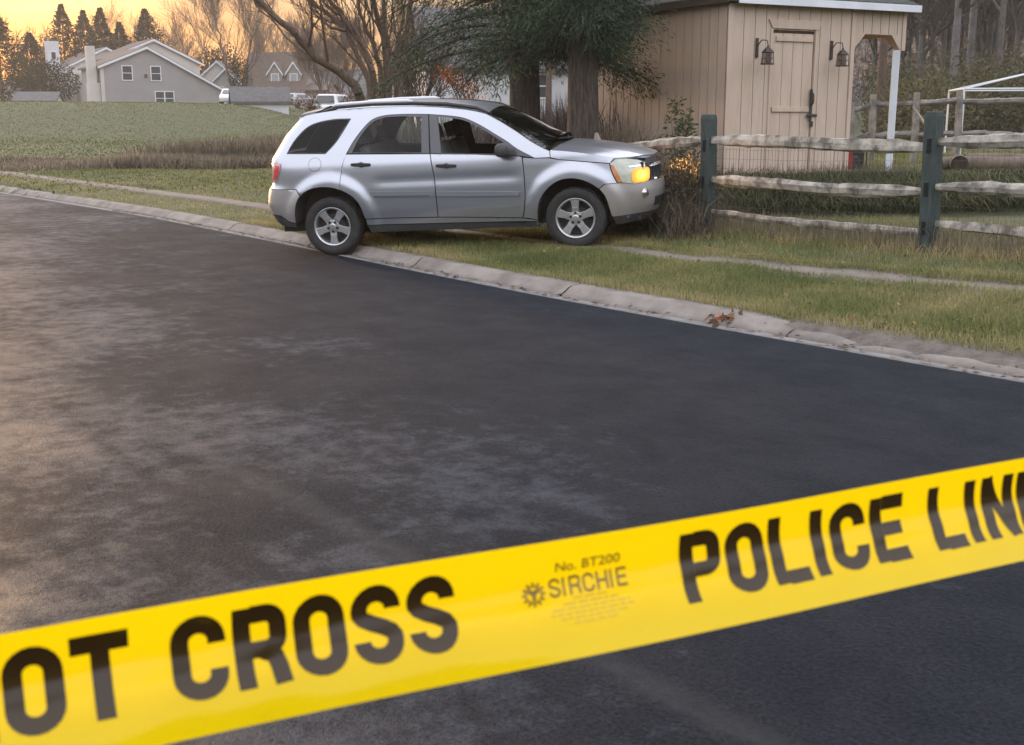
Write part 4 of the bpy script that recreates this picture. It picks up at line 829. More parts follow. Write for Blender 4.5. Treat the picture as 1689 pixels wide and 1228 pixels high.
# grey brush under and between the evergreens
n = 9000; x = RNG.uniform(-2.2, 2.0, n); y = RNG.uniform(19.2, 27, n); V, F, T = blades(x, y, RNG.uniform(.5, 1.6, n), RNG.uniform(.01, .03, n), .35, tint=RNG.normal(.45, .25, n)); npobj('grey_brush', V, F, mat('grey_brush', (.1, .09, .085), rough=1, tint=[(.07, .058, .055), (.115, .098, .092), (.16, .135, .12)]), tint=T, kind='stuff')

# ------------------------------------------------------------------ wood on the right
woods = [(1512, 44, 9, .14, m_barkg), (1548, 58, 13, .12, m_barkg), (1567, 42, 12.5, .14, m_white), (1592, 47, 13, .15, m_white), (1622, 62, 14, .16, m_barkg), (1640, 40, 11, .11, m_barkg), (1668, 52, 13, .15, m_barkg), (1690, 45, 12, .14, m_barkg), (1720, 60, 13, .15, m_barkg), (1450, 34, 9.5, .13, m_bark2), (1436, 60, 11, .13, m_barkg), (1530, 70, 13, .14, m_barkg), (1605, 75, 14, .16, m_barkg), (1655, 78, 14, .15, m_barkg), (1760, 50, 12, .15, m_barkg)]
wl_ = ['thin grey tree right beside the white porch post', 'bare grey tree second from the shed corner', 'tree with the palest bark, left of the pair of pale trunks', 'pale barked tree, right of the pair of pale trunks', 'tall bare tree behind the pale trunks', 'slim bare tree above the white frame', 'bare grey tree near the right edge above the white frame', 'bare grey tree cut by the right edge of the picture', 'bare tree beyond the right edge of the wood', 'dark trunked tree seen through the porch opening', 'bare tree behind the dark trunk in the porch opening', 'distant bare tree above the fence post', 'distant bare tree behind the pale trunks', 'distant bare tree behind the right edge of the wood', 'outermost bare tree of the wood on the right']
for k, ((u, Y, hgt, r_, mt), lab) in enumerate(zip(woods, wl_)):
    p = pxY(u, 200, Y); bare_tree('woodland_tree', p.x, p.y, hgt, r_, 80 + k, lab, m_t=mat('pale_bark', (.13, .12, .115), (.21, .195, .185), scale=4, rough=.9) if mt is m_white else mt, m_c=m_barkg, group='bare trees of the wood on the right', maxlev=4, minr=.00018 * Y, split=(2, 3), trunk=.42, ang=.45)
S = Sticks(); rr = random.Random(78)
for k in range(90):
    y = rr.uniform(58, 105); x = y * rr.uniform(.30, .56); p = Vector((x, y, float(gz(x, y)))); hgt = rr.uniform(9, 15); d = Vector((rr.gauss(0, .1), 0, 1)).normalized()
    S.seg(p, p + d * hgt * .35, .12, .1); grow(S, p + d * hgt * .3, d, hgt * .34, .1, 0, rr, 3, minr=.018, split=(2, 4), ang=.45)
npobj('wood_thicket', *S.arrays(3), m_barkg, kind='stuff')
n = 34000; y = RNG.uniform(36, 62, n); x = y * RNG.uniform(.285, .56, n); hh = RNG.random(n) ** 1.3 * (1.6 + .05 * (y - 36) + .8 * lump(x, y, .55) + .5)
V, F, T = cards(np.stack([x, y, gz(x, y) + hh], -1), RNG.normal(size=(n, 3)) + [0, 0, .5], RNG.uniform(.10, .32, n), RNG.uniform(.03, .08, n), .35 + .3 * lump(x, y, .5, 3) + RNG.normal(0, .15, n)); npobj('wood_undergrowth', V, F, m_olive, tint=T, kind='stuff')
n = 30000; y = RNG.uniform(64, 110, n); x = y * RNG.uniform(.27, .6, n); hh = RNG.random(n) * (8.2 + 1.5 * np.sin(x * .4))
V, F, T = cards(np.stack([x, y, gz(x, y) + hh], -1), RNG.normal(size=(n, 3)) * [1, 1, 1.5], RNG.uniform(.4, 1.3, n), RNG.uniform(.03, .09, n), RNG.random(n)); npobj('wood_backdrop_twigs', V, F, mat('grey_twigs', (.1, .09, .08), rough=1, tint=[(.10, .088, .086), (.16, .14, .135), (.21, .19, .175)]), tint=T, kind='stuff')
for k, (u, Y, d, lab) in enumerate([(1525, 33, (2.6, 2, 1.9), 'olive bush right of the white porch post'), (1610, 38, (3.4, 2.4, 2.4), 'broad olive bush behind the white frame'), (1680, 40, (3.4, 2.4, 2.9), 'tall yellow green bush at the right edge of the picture')]):
    p = pxY(u, 230, Y); bush('olive_bush', (p.x, p.y), d, lab, 60 + k, m_olive, 1800, .16, 'bush', group='bushes at the edge of the wood')

# ------------------------------------------------------------------ yard behind the shed: rail fence, white frame, logs
yf = tag(empty('yard_fence', pxY(1513, 250, 25)), 'old grey split rail fence across the yard behind the shed', 'fence'); yl = Vector(yf.location)
m_old = mat('old_grey_wood', (.12, .11, .098), (.29, .265, .23), scale=5, rough=.95, bump=.5)
posts = []
for (u, Y, top) in ((1405, 25.6, 168), (1441, 25.4, 155), (1513, 25, 152), (1584, 24.6, 148), (1700, 24.2, 150)):
    p = pxY(u, top, Y); g0 = float(gz(p.x, p.y)); mb = MB(); mb.tube([Vector((p.x, p.y, g0 - .2)) - yl, Vector((p.x + .02, p.y, (g0 + p.z) / 2)) - yl, p - yl], [.085, .08, .07], n=5); mb.build('post', m_old, yf); posts.append((p, g0))
for (p, g), (q, g2) in zip(posts, posts[1:]):
    for f in (.86, .42):
        a, b = p.copy(), q.copy(); a.z = g + (p.z - g) * f; b.z = g2 + (q.z - g2) * f; mb = rail(a, b, .05, f * 9 + p.x); mb.v = [tuple(Vector(k) - yl) for k in mb.v]; mb.build('rail', m_old, yf)
p = pxY(1535, 228, 23.5); br = tag(empty('leaning_branch', (p.x, p.y, float(gz(p.x, p.y)))), 'forked pale branch leaning against the yard fence', 'branch'); S = Sticks()
S.seg((.25, 0, -.1), (0, .2, .75), .05, .035); S.seg((0, .2, .75), (-.22, .5, 1.15), .035, .012); S.seg((.02, .2, .7), (.16, .4, 1.1), .02, .008); npobj('branch_wood', *S.arrays(6), m_old, br)
p = pxY(1591, 146, 28); g0 = float(gz(p.x, p.y)); fr = tag(empty('white_pipe_frame', (p.x, p.y, g0)), 'white metal pipe frame with sloping roof bars in the yard at right', 'frame'); hh = p.z - g0
m_pipe = mat('white_pipe', (.62, .63, .66), rough=.4)
for nm, pts in (('post', [(0, 0, -.1), (0, 0, hh)]), ('post', [(4.2, -1.0, -.1), (4.2, -1.0, hh)]), ('post', [(0.5, 2.4, -.1), (.5, 2.4, hh)]), ('post', [(4.7, 1.4, -.1), (4.7, 1.4, hh)]), ('eave_bar', [(0, 0, hh), (4.2, -1.0, hh)]), ('eave_bar', [(.5, 2.4, hh), (4.7, 1.4, hh)]), ('eave_bar', [(0, 0, hh), (.5, 2.4, hh)]), ('eave_bar', [(4.2, -1.0, hh), (4.7, 1.4, hh)]), ('roof_bar', [(0, 0, hh), (2.4, .7, hh + .52)]), ('roof_bar', [(4.2, -1.0, hh), (2.4, .7, hh + .52)]), ('roof_bar', [(.5, 2.4, hh), (2.4, .7, hh + .52)]), ('roof_bar', [(4.7, 1.4, hh), (2.4, .7, hh + .52)])):
    mb = MB(); mb.tube(pts, .022, n=6); mb.build(nm, m_pipe, fr)
m_log = mat('cut_log', (.085, .060, .045), (.16, .12, .09), scale=5, rough=.95, bump=.5); m_end = mat('log_end', (.03, .022, .018), (.06, .042, .03), scale=9, rough=.95)
for k, (u, v, Y, r_, L, rz, lab) in enumerate([(1622, 262, 22.6, .14, 1.7, R(8), 'long front log lying on the yard grass at right'), (1668, 255, 23.3, .15, 1.7, R(-5), 'log behind the long front log at the right edge'), (1590, 254, 23.2, .13, .8, R(40), 'short log lying beside the dark stump'), (1582, 263, 22.3, .16, .28, R(75), 'dark stump piece at the left end of the logs')]):
    p = pxY(u, v, Y); g0 = float(gz(p.x, p.y)); lo = tag(empty('log', (p.x, p.y, g0 + r_ * .85), rz), lab, 'log', 'logs on the yard grass')
    mb = MB(); mb.tube([(-L / 2, 0, 0), (-L / 4, .01, .01), (L / 4, -.01, 0), (L / 2, 0, .01)], [r_, r_ * 1.05, r_, r_ * .95], n=12, cap=False); mb.build('log_bark', m_log, lo, smooth=True)
    mb = MB(); mb.lathe([(0, 0), (r_ * .97, 0), (r_ * .97, .012), (0, .012)], (-L / 2 - .006, 0, 0), (1, 0, 0), 12); mb.build('log_end', m_end, lo); mb = MB(); mb.lathe([(0, 0), (r_ * .93, 0), (r_ * .93, .012), (0, .012)], (L / 2 - .006, 0, .01), (1, 0, 0), 12); mb.build('log_end', m_end, lo)
# leaves caught in the kerb joint, small stones on the road
x0, y0 = xy(.22, 5.36); lf = tag(empty('leaf_clump', (x0, y0, .012)), 'clump of dead orange leaves caught in the broken kerb joint', 'leaves'); n = 70
P = np.stack([RNG.normal(0, .09, n) + .03, RNG.normal(0, .05, n), RNG.random(n) * .05], -1); V, F, T = cards(P, RNG.normal(size=(n, 3)) * [1, 1, .4], RNG.uniform(.05, .10, n), RNG.uniform(.03, .05, n), RNG.normal(.4, .3, n)); npobj('leaves', V, F, mat('dead_leaves', (.2, .08, .04), rough=.9, tint=[(.09, .05, .03), (.17, .075, .035), (.36, .10, .03)]), lf, tint=T)
n = 260; x, y, s, t = scatter(n, .42, 5, -4, 8); P = np.stack([x, y, gz(x, y) + .05], -1); V, F, T = cards(P, RNG.normal(size=(n, 3)) * [1, 1, .3], RNG.uniform(.03, .06, n), RNG.uniform(.02, .04, n), RNG.normal(.5, .3, n)); npobj('fallen_leaves', V, F, mat('fallen_leaves', (.2, .08, .04), rough=.9, tint=[(.11, .06, .035), (.22, .12, .06), (.36, .22, .11)]), tint=T, kind='stuff')
p = pxY(798, 751, 5.5); 
for k, (u, v, lab) in enumerate([(798, 751, 'single white pebble on the bare asphalt above the tape'), (1026, 1086, 'pale pebble on the asphalt just below the tape')]):
    b = (614 - v) / FPX; c_, s_ = math.cos(PITCH), math.sin(PITCH); Y = CAM_H / (s_ - b * c_) * (c_ + b * s_); p = pxY(u, v, Y); stone('pebble', (p.x, p.y, .012), (.008, .008, .007), lab, 90 + k, cat='pebble', group='pebbles on the road')
# ------------------------------------------------------------------ the silver car (local frame: x forward, y to its left, z up, origin under the rear axle)
CX = Vector((.97765, -.20397, .05099)); up0 = Vector((0, 0, 1)); cl = up0.cross(CX).normalized(); cu_ = CX.cross(cl)
ro_ = R(2.5); CYv = cl * math.cos(ro_) + cu_ * math.sin(ro_); CZ = cu_ * math.cos(ro_) - cl * math.sin(ro_); CO = Vector((-1.8892, 15.0165, .039))
car = empty('silver_suv'); CM = Matrix((CX, CYv, CZ)).transposed().to_4x4(); CM.translation = CO; car.matrix_world = CM
tag(car, 'silver sport utility car with lit amber headlight stopped over the kerb against the fence', 'car')
m_paint = mat('silver_paint', (.40, .415, .46), (.44, .455, .50), scale=300, rough=.28, metal=.72, coat=.6)
m_paint2 = mat('champagne_bumper_paint', (.40, .38, .365), (.43, .41, .395), scale=300, rough=.36, metal=.5, coat=.5)
m_trim = mat('black_trim', (.020, .020, .022), rough=.5); m_trimg = mat('dark_grey_plastic', (.035, .036, .038), (.05, .05, .052), scale=20, rough=.6)
m_frame = mat('window_frame_grey', (.055, .055, .062), rough=.38, coat=.3)
m_inner = mat('cabin_trim', (.04, .039, .039), rough=.9); m_seat = mat('seat_cloth', (.13, .128, .125), (.17, .165, .16), scale=30, rough=.95)
m_glass = glass_mat('tinted_window', (.82, .86, .83)); m_glassd = glass_mat('dark_tinted_window', (.52, .56, .55)); m_glassf = glass_mat('front_window', (.95, .96, .95)); m_wind = glass_mat('windshield_glass', (.45, .5, .48), ior=1.7)
m_chrome = mat('chrome', (.75, .75, .77), rough=.12, metal=1); m_alloy = mat('alloy', (.50, .50, .50), (.58, .58, .58), scale=40, rough=.35, metal=.8)
m_lens = mat('clear_lamp_lens', (.40, .42, .34), (.55, .57, .47), scale=9, rough=.12, coat=1); m_amber = mat('amber_lens', (.50, .17, .05), (.62, .24, .08), scale=30, rough=.2, coat=1)
m_rlens = mat('red_lens', (.50, .015, .03), (.62, .03, .05), scale=20, rough=.15, coat=1); m_clens = mat('clear_red_lens', (.50, .30, .30), (.40, .22, .22), scale=30, rough=.12, coat=1)
WZ = ([.0, .22, .3, .5, .62, .75, .95, 1.03, 1.08, 1.2, 1.5, 1.60, 1.66, 1.75], [.80, .83, .855, .897, .905, .907, .895, .885, .868, .825, .705, .655, .60, .52])
def xn(z): return np.interp(z, [.22, .3, .42, .58, .68, .8, .93, 1.0, 1.1], [3.64, 3.71, 3.77, 3.785, 3.765, 3.75, 3.70, 3.65, 3.58])
def xr(z): return np.interp(z, [.3, .4, .5, .6, .7, .79, .83, 1.05, 1.13, 1.2, 1.39, 1.55, 1.64], [-.76, -.88, -.93, -.96, -.94, -.915, -.865, -.86, -.85, -.80, -.66, -.48, -.45])
def W0(z): return np.interp(z, *WZ)
def wid(x, z):
    r = np.clip((x - 2.7) / (xn(z) - 2.7), 0, .995); w = W0(z) * (1 - r ** 3) ** (1 / 2.2)
    q = np.clip((-.1 - x) / (-.1 - xr(z)), 0, .995); w = w * (1 - q ** 5) ** (1 / 2.5)
    for cx in (0.0, 2.855):
        d = math.hypot(x - cx, (z - .33) * .97); w += .034 * float(1 - sm(d, .50, .625)) * (1 if z > .2 else 0)
    w -= .010 * math.exp(-((z - .83) / .05) ** 2) * float(sm(x, .45, .7)) * float(1 - sm(x, 2.1, 2.35))
    return float(w)
def pip(p, P):
    x, y = p; c = False; j = len(P) - 1
    for i in range(len(P)):
        if (P[i][1] > y) != (P[j][1] > y) and x < (P[j][0] - P[i][0]) * (y - P[i][1]) / (P[j][1] - P[i][1]) + P[i][0]: c = not c
        j = i
    return c
def area(P): return sum(P[i - 1][0] * P[i][1] - P[i][0] * P[i - 1][1] for i in range(len(P))) / 2
def inset(P, d):
    if area(P) < 0: P = P[::-1]
    out = []; n = len(P)
    for i in range(n):
        a, b, c = Vector(P[i - 1]), Vector(P[i]), Vector(P[(i + 1) % n]); e0, e1 = (b - a).normalized(), (c - b).normalized()
        n0, n1 = Vector((-e0.y, e0.x)), Vector((-e1.y, e1.x)); m_ = n0 + n1; k = max(m_.length_squared / 2, .5); out.append(tuple(b + m_ / k * d))
    return out
def dens(P, st_):
    out = []
    for i in range(len(P)):
        a, b = P[i], P[(i + 1) % len(P)]; k = max(1, int(math.hypot(b[0] - a[0], b[1] - a[1]) / st_)); out += [(a[0] + (b[0] - a[0]) * j / k, a[1] + (b[1] - a[1]) * j / k) for j in range(k)]
    return out
def spline(P, k=4):
    """open Catmull-Rom through the traced points"""
    out = []; n = len(P)
    for i in range(n - 1):
        a, b, c, d = (Vector(P[max(i - 1, 0)]), Vector(P[i]), Vector(P[i + 1]), Vector(P[min(i + 2, n - 1)]))
        for j in range(k): t = j / k; out.append(tuple(.5 * (2 * b + (c - a) * t + (2 * a - 5 * b + 4 * c - d) * t * t + (3 * b - a - 3 * c + d) * t ** 3)))
    return out + [tuple(P[-1])]
def panel(P, holes=(), step=.035, off=0.0, thick=.016, gap=.0022, skin=True):
    P = dens(inset(list(P), gap), step); H = [dens(h, step) for h in holes]; lo = (min(p[0] for p in P), min(p[1] for p in P)); hi = (max(p[0] for p in P), max(p[1] for p in P))
    pts, ed = [], []
    for L in [P] + H: b = len(pts); pts += L; ed += [(b + i, b + (i + 1) % len(L)) for i in range(len(L))]
    bnd = np.array(pts); nb = len(pts); k = 0
    for z in np.arange(lo[1] + step * .5, hi[1], step * .9):
        k += 1
        for x in np.arange(lo[0] + (step * .5 if k % 2 else 0), hi[0], step):
            if pip((x, z), P) and not any(pip((x, z), h) for h in H) and np.min((bnd[:, 0] - x) ** 2 + (bnd[:, 1] - z) ** 2) > (step * .5) ** 2: pts.append((x, z))
    vo, eo, fo2, *_ = delaunay_2d_cdt([Vector(p) for p in pts], ed, [], 0, 1e-5)
    V = [(v.x, -(wid(v.x, v.y) + off), v.y) for v in vo]; F = []
    for f in fo2:
        c = sum((vo[i] for i in f), Vector((0, 0))) / 3
        if pip(c, P) and not any(pip(c, h) for h in H): F.append(tuple(f) if area([tuple(vo[i]) for i in f]) > 0 else tuple(f)[::-1])
    for L in [P] + H:
        if thick <= 0: break
        b = len(V); n = len(L)
        for (x, z) in L: w = wid(x, z) + off; V += [(x, -w, z), (x, -w + thick, z)]
        F += [(b + 2 * i, b + 2 * i + 1, b + 2 * ((i + 1) % n) + 1, b + 2 * ((i + 1) % n)) for i in range(n)]
    return V, F
def mk(V, F, name, m, par=car, smooth=True, mirror=False):
    mb = MB(); mb.v = [(x, -y, z) for x, y, z in V] if mirror else list(V); mb.f = [f[::-1] for f in F] if mirror else list(F)
    o = mb.build(name, m, par, smooth=smooth)
    if smooth and hasattr(o.data, 'set_sharp_from_angle'): o.data.set_sharp_from_angle(angle=R(40))
    return o
inner = MB()
def both(name, m, P, holes=(), par=None, liner=True, smooth=True, **k):
    V, F = panel(P, holes, **k); a = mk(V, F, name, m, (par or (car, car))[0], smooth); b = mk(V, F, name, m, (par or (car, car))[1], smooth, mirror=True)
    if liner:
        V, F = panel(P, holes, step=.09, off=k.get('off', 0) - .03, thick=0, gap=-.004); inner.add(V, F); inner.add([(x, -y, z) for x, y, z in V], [f[::-1] for f in F])
    return a, b
ARR = spline([(-.443, .393), (-.427, .535), (-.373, .672), (-.252, .766), (-.085, .800), (.095, .778), (.267, .699), (.364, .593), (.409, .453), (.426, .337)], 3)
ARF = spline([(2.426, .303), (2.455, .512), (2.543, .656), (2.68, .756), (2.829, .782), (2.976, .752), (3.12, .668), (3.206, .557), (3.243, .407), (3.26, .33)], 3)
def cut(L, x0, x1): return [p for p in L if x0 <= p[0] <= x1]
ROOF = spline([(-.36, 1.575), (-.28, 1.606), (-.05, 1.636), (.17, 1.652), (.53, 1.656), (.9, 1.648), (1.15, 1.632), (1.38, 1.610), (1.635, 1.574), (1.79, 1.540), (1.88, 1.512)], 3)
WSE = spline([(1.88, 1.512), (2.04, 1.424), (2.237, 1.300), (2.39, 1.195), (2.53, 1.116), (2.60, 1.085)], 3)
DLO = spline([(.232, 1.157), (.319, 1.30), (.438, 1.443), (.541, 1.526), (.681, 1.560), (.894, 1.563), (1.138, 1.551), (1.27, 1.539), (1.446, 1.518), (1.621, 1.483), (1.797, 1.403), (1.972, 1.298), (2.126, 1.203), (2.241, 1.120), (2.43, 1.020)], 3)
QW = spline([(-.505, 1.185), (-.43, 1.312), (-.288, 1.455), (-.146, 1.520), (.07, 1.550), (.275, 1.546)], 3) + spline([(.262, 1.52), (.121, 1.305), (-.012, 1.172), (-.03, 1.166)], 3)
# body side: roof strip, pillars and rear quarter in one pressing
RE = lambda z, d=.058: (float(xr(z)) + d, z)
quarter = spline([RE(.792), RE(.86), RE(1.06), RE(1.12), RE(1.205), RE(1.385), RE(1.52, .07), (-.36, 1.575)], 3) + ROOF[1:] + WSE[1:] + [(2.605, 1.016), (2.43, 1.018)] + DLO[::-1][1:] + spline([(.225, 1.14), (.182, 1.007), (.158, .86), (.153, .757)], 3) + cut(ARR, -.31, .14)[::-1] + [(-.335, .71), (-.385, .782)]
both('rear_quarter', m_paint, quarter, [QW])
both('quarter_window', m_glassd, inset(QW, -.002), off=-.008, thick=0, liner=False, gap=0)
both('quarter_window_seal', m_trim, inset(QW, -.004), [inset(QW, .016)], off=-.003, thick=.004, liner=False, gap=0, step=.05)
rdoor = spline([(.225, 1.152), (.184, 1.007), (.160, .86), (.155, .760)], 3) + cut(ARR, .16, .42)[:-1] + [(.418, .415), (.80, .412), (1.274, .404)] + spline([(1.274, .404), (1.276, .58), (1.270, .812), (1.252, .962), (1.228, 1.112)], 3)[1:]
fdoor = [(1.234, 1.112)] + spline([(1.236, 1.10), (1.258, .962), (1.276, .812), (1.282, .58), (1.280, .404)], 3) + [(1.75, .385), (2.256, .362)] + spline([(2.256, .362), (2.288, .48), (2.305, .65), (2.302, .85), (2.288, 1.032)], 3)[1:] + [(2.25, 1.043), (1.75, 1.085)]
rd = both('rear_door', m_paint, rdoor); fd = both('front_door', m_paint, fdoor)
RG = [(.300, 1.168), (1.128, 1.132), (1.118, 1.520)] + spline([(.894, 1.538), (.69, 1.537), (.56, 1.503), (.46, 1.423), (.36, 1.29)], 3)
FG = [(1.36, 1.118), (2.165, 1.066), (2.185, 1.118)] + spline([(2.10, 1.183), (1.96, 1.276), (1.785, 1.380), (1.61, 1.460), (1.44, 1.496), (1.305, 1.512)], 3)
rframe = [(.236, 1.160), (.60, 1.150), (1.222, 1.116), (1.196, 1.546)] + [p for p in DLO[::-1] if .25 < p[0] < 1.19]
fframe = [(1.234, 1.116), (1.75, 1.089), (2.25, 1.047), (2.425, 1.022)] + [p for p in DLO[::-1] if 1.22 < p[0] < 2.42] + [(1.203, 1.545)]
both('window_frame', m_frame, rframe, [RG], par=rd, off=-.004); both('window_frame', m_frame, fframe, [FG], par=fd, off=-.004)
both('window', m_glass, inset(RG, -.003), off=-.014, thick=0, liner=False, gap=0, par=rd); V, F = panel(inset(FG, -.003), off=-.014, thick=0, gap=0); mk(V, F, 'window', m_glassf, fd[1], mirror=True)   # the near front window is wound down
fender = [(2.312, .36), (2.43, .335)] + [p for p in ARF if p[1] > .34 and p[0] < 3.1] + [(3.135, .655), (3.20, .702), (3.332, .700)] + spline([(3.325, .705), (3.275, .812), (3.252, .914)], 3) + [(3.15, .930), (2.873, .964), (2.70, .986), (2.587, 1.010), (2.43, 1.014), (2.297, 1.028)] + spline([(2.308, .85), (2.312, .65), (2.295, .48), (2.265, .36)], 3)
both('front_fender', m_paint, fender)
both('rocker_panel', m_paint, [(.424, .409), (.432, .340), (1.4, .330), (2.43, .318), (2.43, .331), (2.26, .356), (1.75, .379), (1.276, .398), (.80, .406)], off=-.004)
both('sill_trim', m_trimg, [(.435, .336), (.46, .247), (1.1, .250), (2.435, .252), (2.438, .313), (1.4, .325)], off=-.016)
bumpside_f = [(3.142, .652)] + [p for p in ARF if p[0] > 3.15 and p[1] > .335] + [(3.268, .332), (3.60, .338), (3.60, .682), (3.52, .666), (3.40, .692), (3.335, .696), (3.205, .698)]
both('front_bumper', m_paint2, bumpside_f, gap=.0015)
both('front_lower_trim', m_trimg, [(3.268, .327), (3.30, .235), (3.56, .245), (3.58, .334)], off=-.006, gap=0)
bumpside_r = [(-.345, .705), (-.39, .778), RE(.786), RE(.70), RE(.585), RE(.50), (-.64, .482), (-.52, .412), (-.442, .395)] + [p for p in ARR if p[0] < -.34 and p[1] > .40]
both('rear_bumper', m_paint2, bumpside_r, gap=.0015)
both('rear_lower_trim', m_trimg, [(-.442, .388), (-.52, .405), (-.64, .475), RE(.493), RE(.40), (-.70, .350), (-.45, .335)], off=-.012)
hoodside = [(2.610, 1.018), (2.70, .992), (2.873, .970), (3.15, .936), (3.250, .921), (3.262, .924)] + spline([(3.30, .972), (3.06, 1.030), (2.82, 1.070), (2.607, 1.094)], 3)
HE = spline([(2.607, 1.094), (2.82, 1.070), (3.06, 1.030), (3.30, .972)], 4)
# caps across the front and the rear
def capx(y, z, front): 
    w = W0(z) + .0; q = min(abs(y) / w, .999)
    return 2.7 + (xn(z) - 2.7) * (1 - q ** 2.2) ** (1 / 3) if front else -.1 - (-.1 - xr(z)) * (1 - q ** 2.5) ** (1 / 5)
def cap(name, m, zs_, ylim, front, off=0.0, ny=24, par=car, thick=True):
    V, F = [], []; sg = 1 if front else -1
    for z in zs_:
        yl_ = ylim(z) if callable(ylim) else ylim
        for j in range(ny + 1): y = -yl_ + 2 * yl_ * j / ny; V.append((capx(y, z, front) + off * sg, y, z))
    n = ny + 1
    for i in range(len(zs_) - 1):
        for j in range(ny): q = (i * n + j, i * n + j + 1, i * n + n + j + 1, i * n + n + j); F.append(q if front else q[::-1])
    if thick:
        per = [(0, j) for j in range(ny)] + [(i, ny) for i in range(len(zs_) - 1)] + [(len(zs_) - 1, j) for j in range(ny, 0, -1)] + [(i, 0) for i in range(len(zs_) - 1, 0, -1)]; b = len(V)
        for i, j in per: p_ = V[i * n + j]; V += [p_, (p_[0] - .03 * sg, p_[1], p_[2])]
        F += [(b + 2 * i, b + 2 * i + 1, b + 2 * ((i + 1) % len(per)) + 1, b + 2 * ((i + 1) % len(per))) for i in range(len(per))]
    return mk(V, F, name, m, par)
def ylf(x): return lambda z: W0(z) * (1 - min((x - 2.7) / (xn(z) - 2.7), .995) ** 3) ** (1 / 2.2)
def ylr(d): return lambda z: W0(z) * (1 - ((-.1 - xr(z) - d) / (-.1 - xr(z))) ** 5) ** (1 / 2.5)
cap('front_bumper', m_paint2, np.linspace(.338, .684, 12), ylf(3.60), True); cap('front_lower_trim', m_trimg, np.linspace(.245, .334, 4), ylf(3.56), True, off=-.006)
cap('lower_intake', m_trim, np.linspace(.40, .50, 3), .42, True, off=.006)
gr = cap('grille', m_trim, np.linspace(.69, .935, 8), ylf(3.638), True, off=-.03)
cap('grille_bar', m_chrome, np.linspace(.838, .874, 4), ylf(3.60), True, off=.010, par=gr); cap('grille_frame', m_chrome, np.linspace(.690, .706, 3), ylf(3.72), True, off=.004, par=gr)
V, F = [], []
for k in range(-6, 7): y = k * .085; V2 = MB(); V2.box((capx(y, .8, True) - .022, y, .79), (.02, .008, .19)); b = len(V); V += V2.v; F += [tuple(i + b for i in f) for f in V2.f]
mk(V, F, 'grille_slats', m_trimg, gr, smooth=False)
cap('rear_bumper', m_paint2, np.linspace(.50, .786, 10), ylr(.062), False); cap('rear_lower_trim', m_trimg, np.linspace(.36, .496, 5), ylr(.05), False, off=-.01)
tg = cap('tailgate', m_paint, np.linspace(.79, 1.16, 12), ylr(.055), False); cap('rear_window', m_glassd, np.linspace(1.165, 1.53, 14), ylr(.05), False, off=-.004, thick=False, par=tg); cap('tailgate_header', m_paint, np.linspace(1.533, 1.585, 4), ylr(.045), False, par=tg)
# roof, windshield and bonnet lofted between the two sides
def loft(name, m, E, crown, ny=26, off=0, shrink=0, par=car):
    V, F = [], []; n = ny + 1
    for i, (x, z) in enumerate(E):
        a, b = E[max(i - 1, 0)], E[min(i + 1, len(E) - 1)]; dx, dz = b[0] - a[0], b[1] - a[1]; q = math.hypot(dx, dz); nx, nz = -dz / q, dx / q; c = crown(i / (len(E) - 1)); w = wid(x, z) - shrink
        for j in range(n): s_ = -1 + 2 * j / ny; h_ = c * (1 - abs(s_) ** 2.2) + off; V.append((x + nx * h_, s_ * w, z + nz * h_))
    F = [(i * n + j, (i + 1) * n + j, (i + 1) * n + j + 1, i * n + j + 1) for i in range(len(E) - 1) for j in range(ny)]
    return mk(V, F, name, m, par)
loft('roof', m_paint, ROOF, lambda f: .05 + .02 * f); loft('headliner', m_inner, ROOF[2:-1], lambda f: .03 + .01 * f, off=-.02, shrink=.03)
wsd = loft('windshield', m_wind, WSE, lambda f: .07 + .09 * f, off=.0, shrink=.03)
wp = MB()
for sg in (-1, 1): wp.tube([(2.70, sg * .15, 1.175), (2.62, -sg * .35, 1.19), (2.50, -sg * .45 - .1, 1.255)], .008, n=5)
wp.build('wiper', m_trim, wsd)
V, F = [], []; nu, ny = 22, 28
for i in range(nu + 1):
    f = i / nu
    for j in range(ny + 1):
        s_ = -1 + 2 * j / ny; k = f * (len(HE) - 1); a = HE[int(k)]; b = HE[min(int(k) + 1, len(HE) - 1)]; ex, ez = a[0] + (b[0] - a[0]) * (k % 1), a[1] + (b[1] - a[1]) * (k % 1); yw = wid(ex, ez); c = 1 - abs(s_) ** 2.6
        x = ex + c * (.085 * (1 - f) + .40 * f); z = ez + .052 * (1 - abs(s_) ** 2.2) * (1 - .30 * f) - .045 * c * f ** 3 + .010 * math.exp(-((abs(s_) - .62) / .08) ** 2) * (1 - f * .5); V.append((x, s_ * yw, z))
n = ny + 1; F = [(i * n + j, (i + 1) * n + j, (i + 1) * n + j + 1, i * n + j + 1) for i in range(nu) for j in range(ny)]; b = len(V)
for j in range(ny + 1): p_ = V[nu * n + j]; V += [p_, (p_[0] - .02, p_[1], p_[2] - .03)]
F += [(b + 2 * j, b + 2 * j + 1, b + 2 * j + 3, b + 2 * j + 2) for j in range(ny)]
bon = mk(V, F, 'bonnet', m_paint); both('bonnet_side', m_paint, hoodside, par=(bon, bon), gap=.001)
mb = MB(); mb.box2((2.45, -.72, .95), (2.66, .72, 1.10)); mb.build('cowl', m_trim, car)
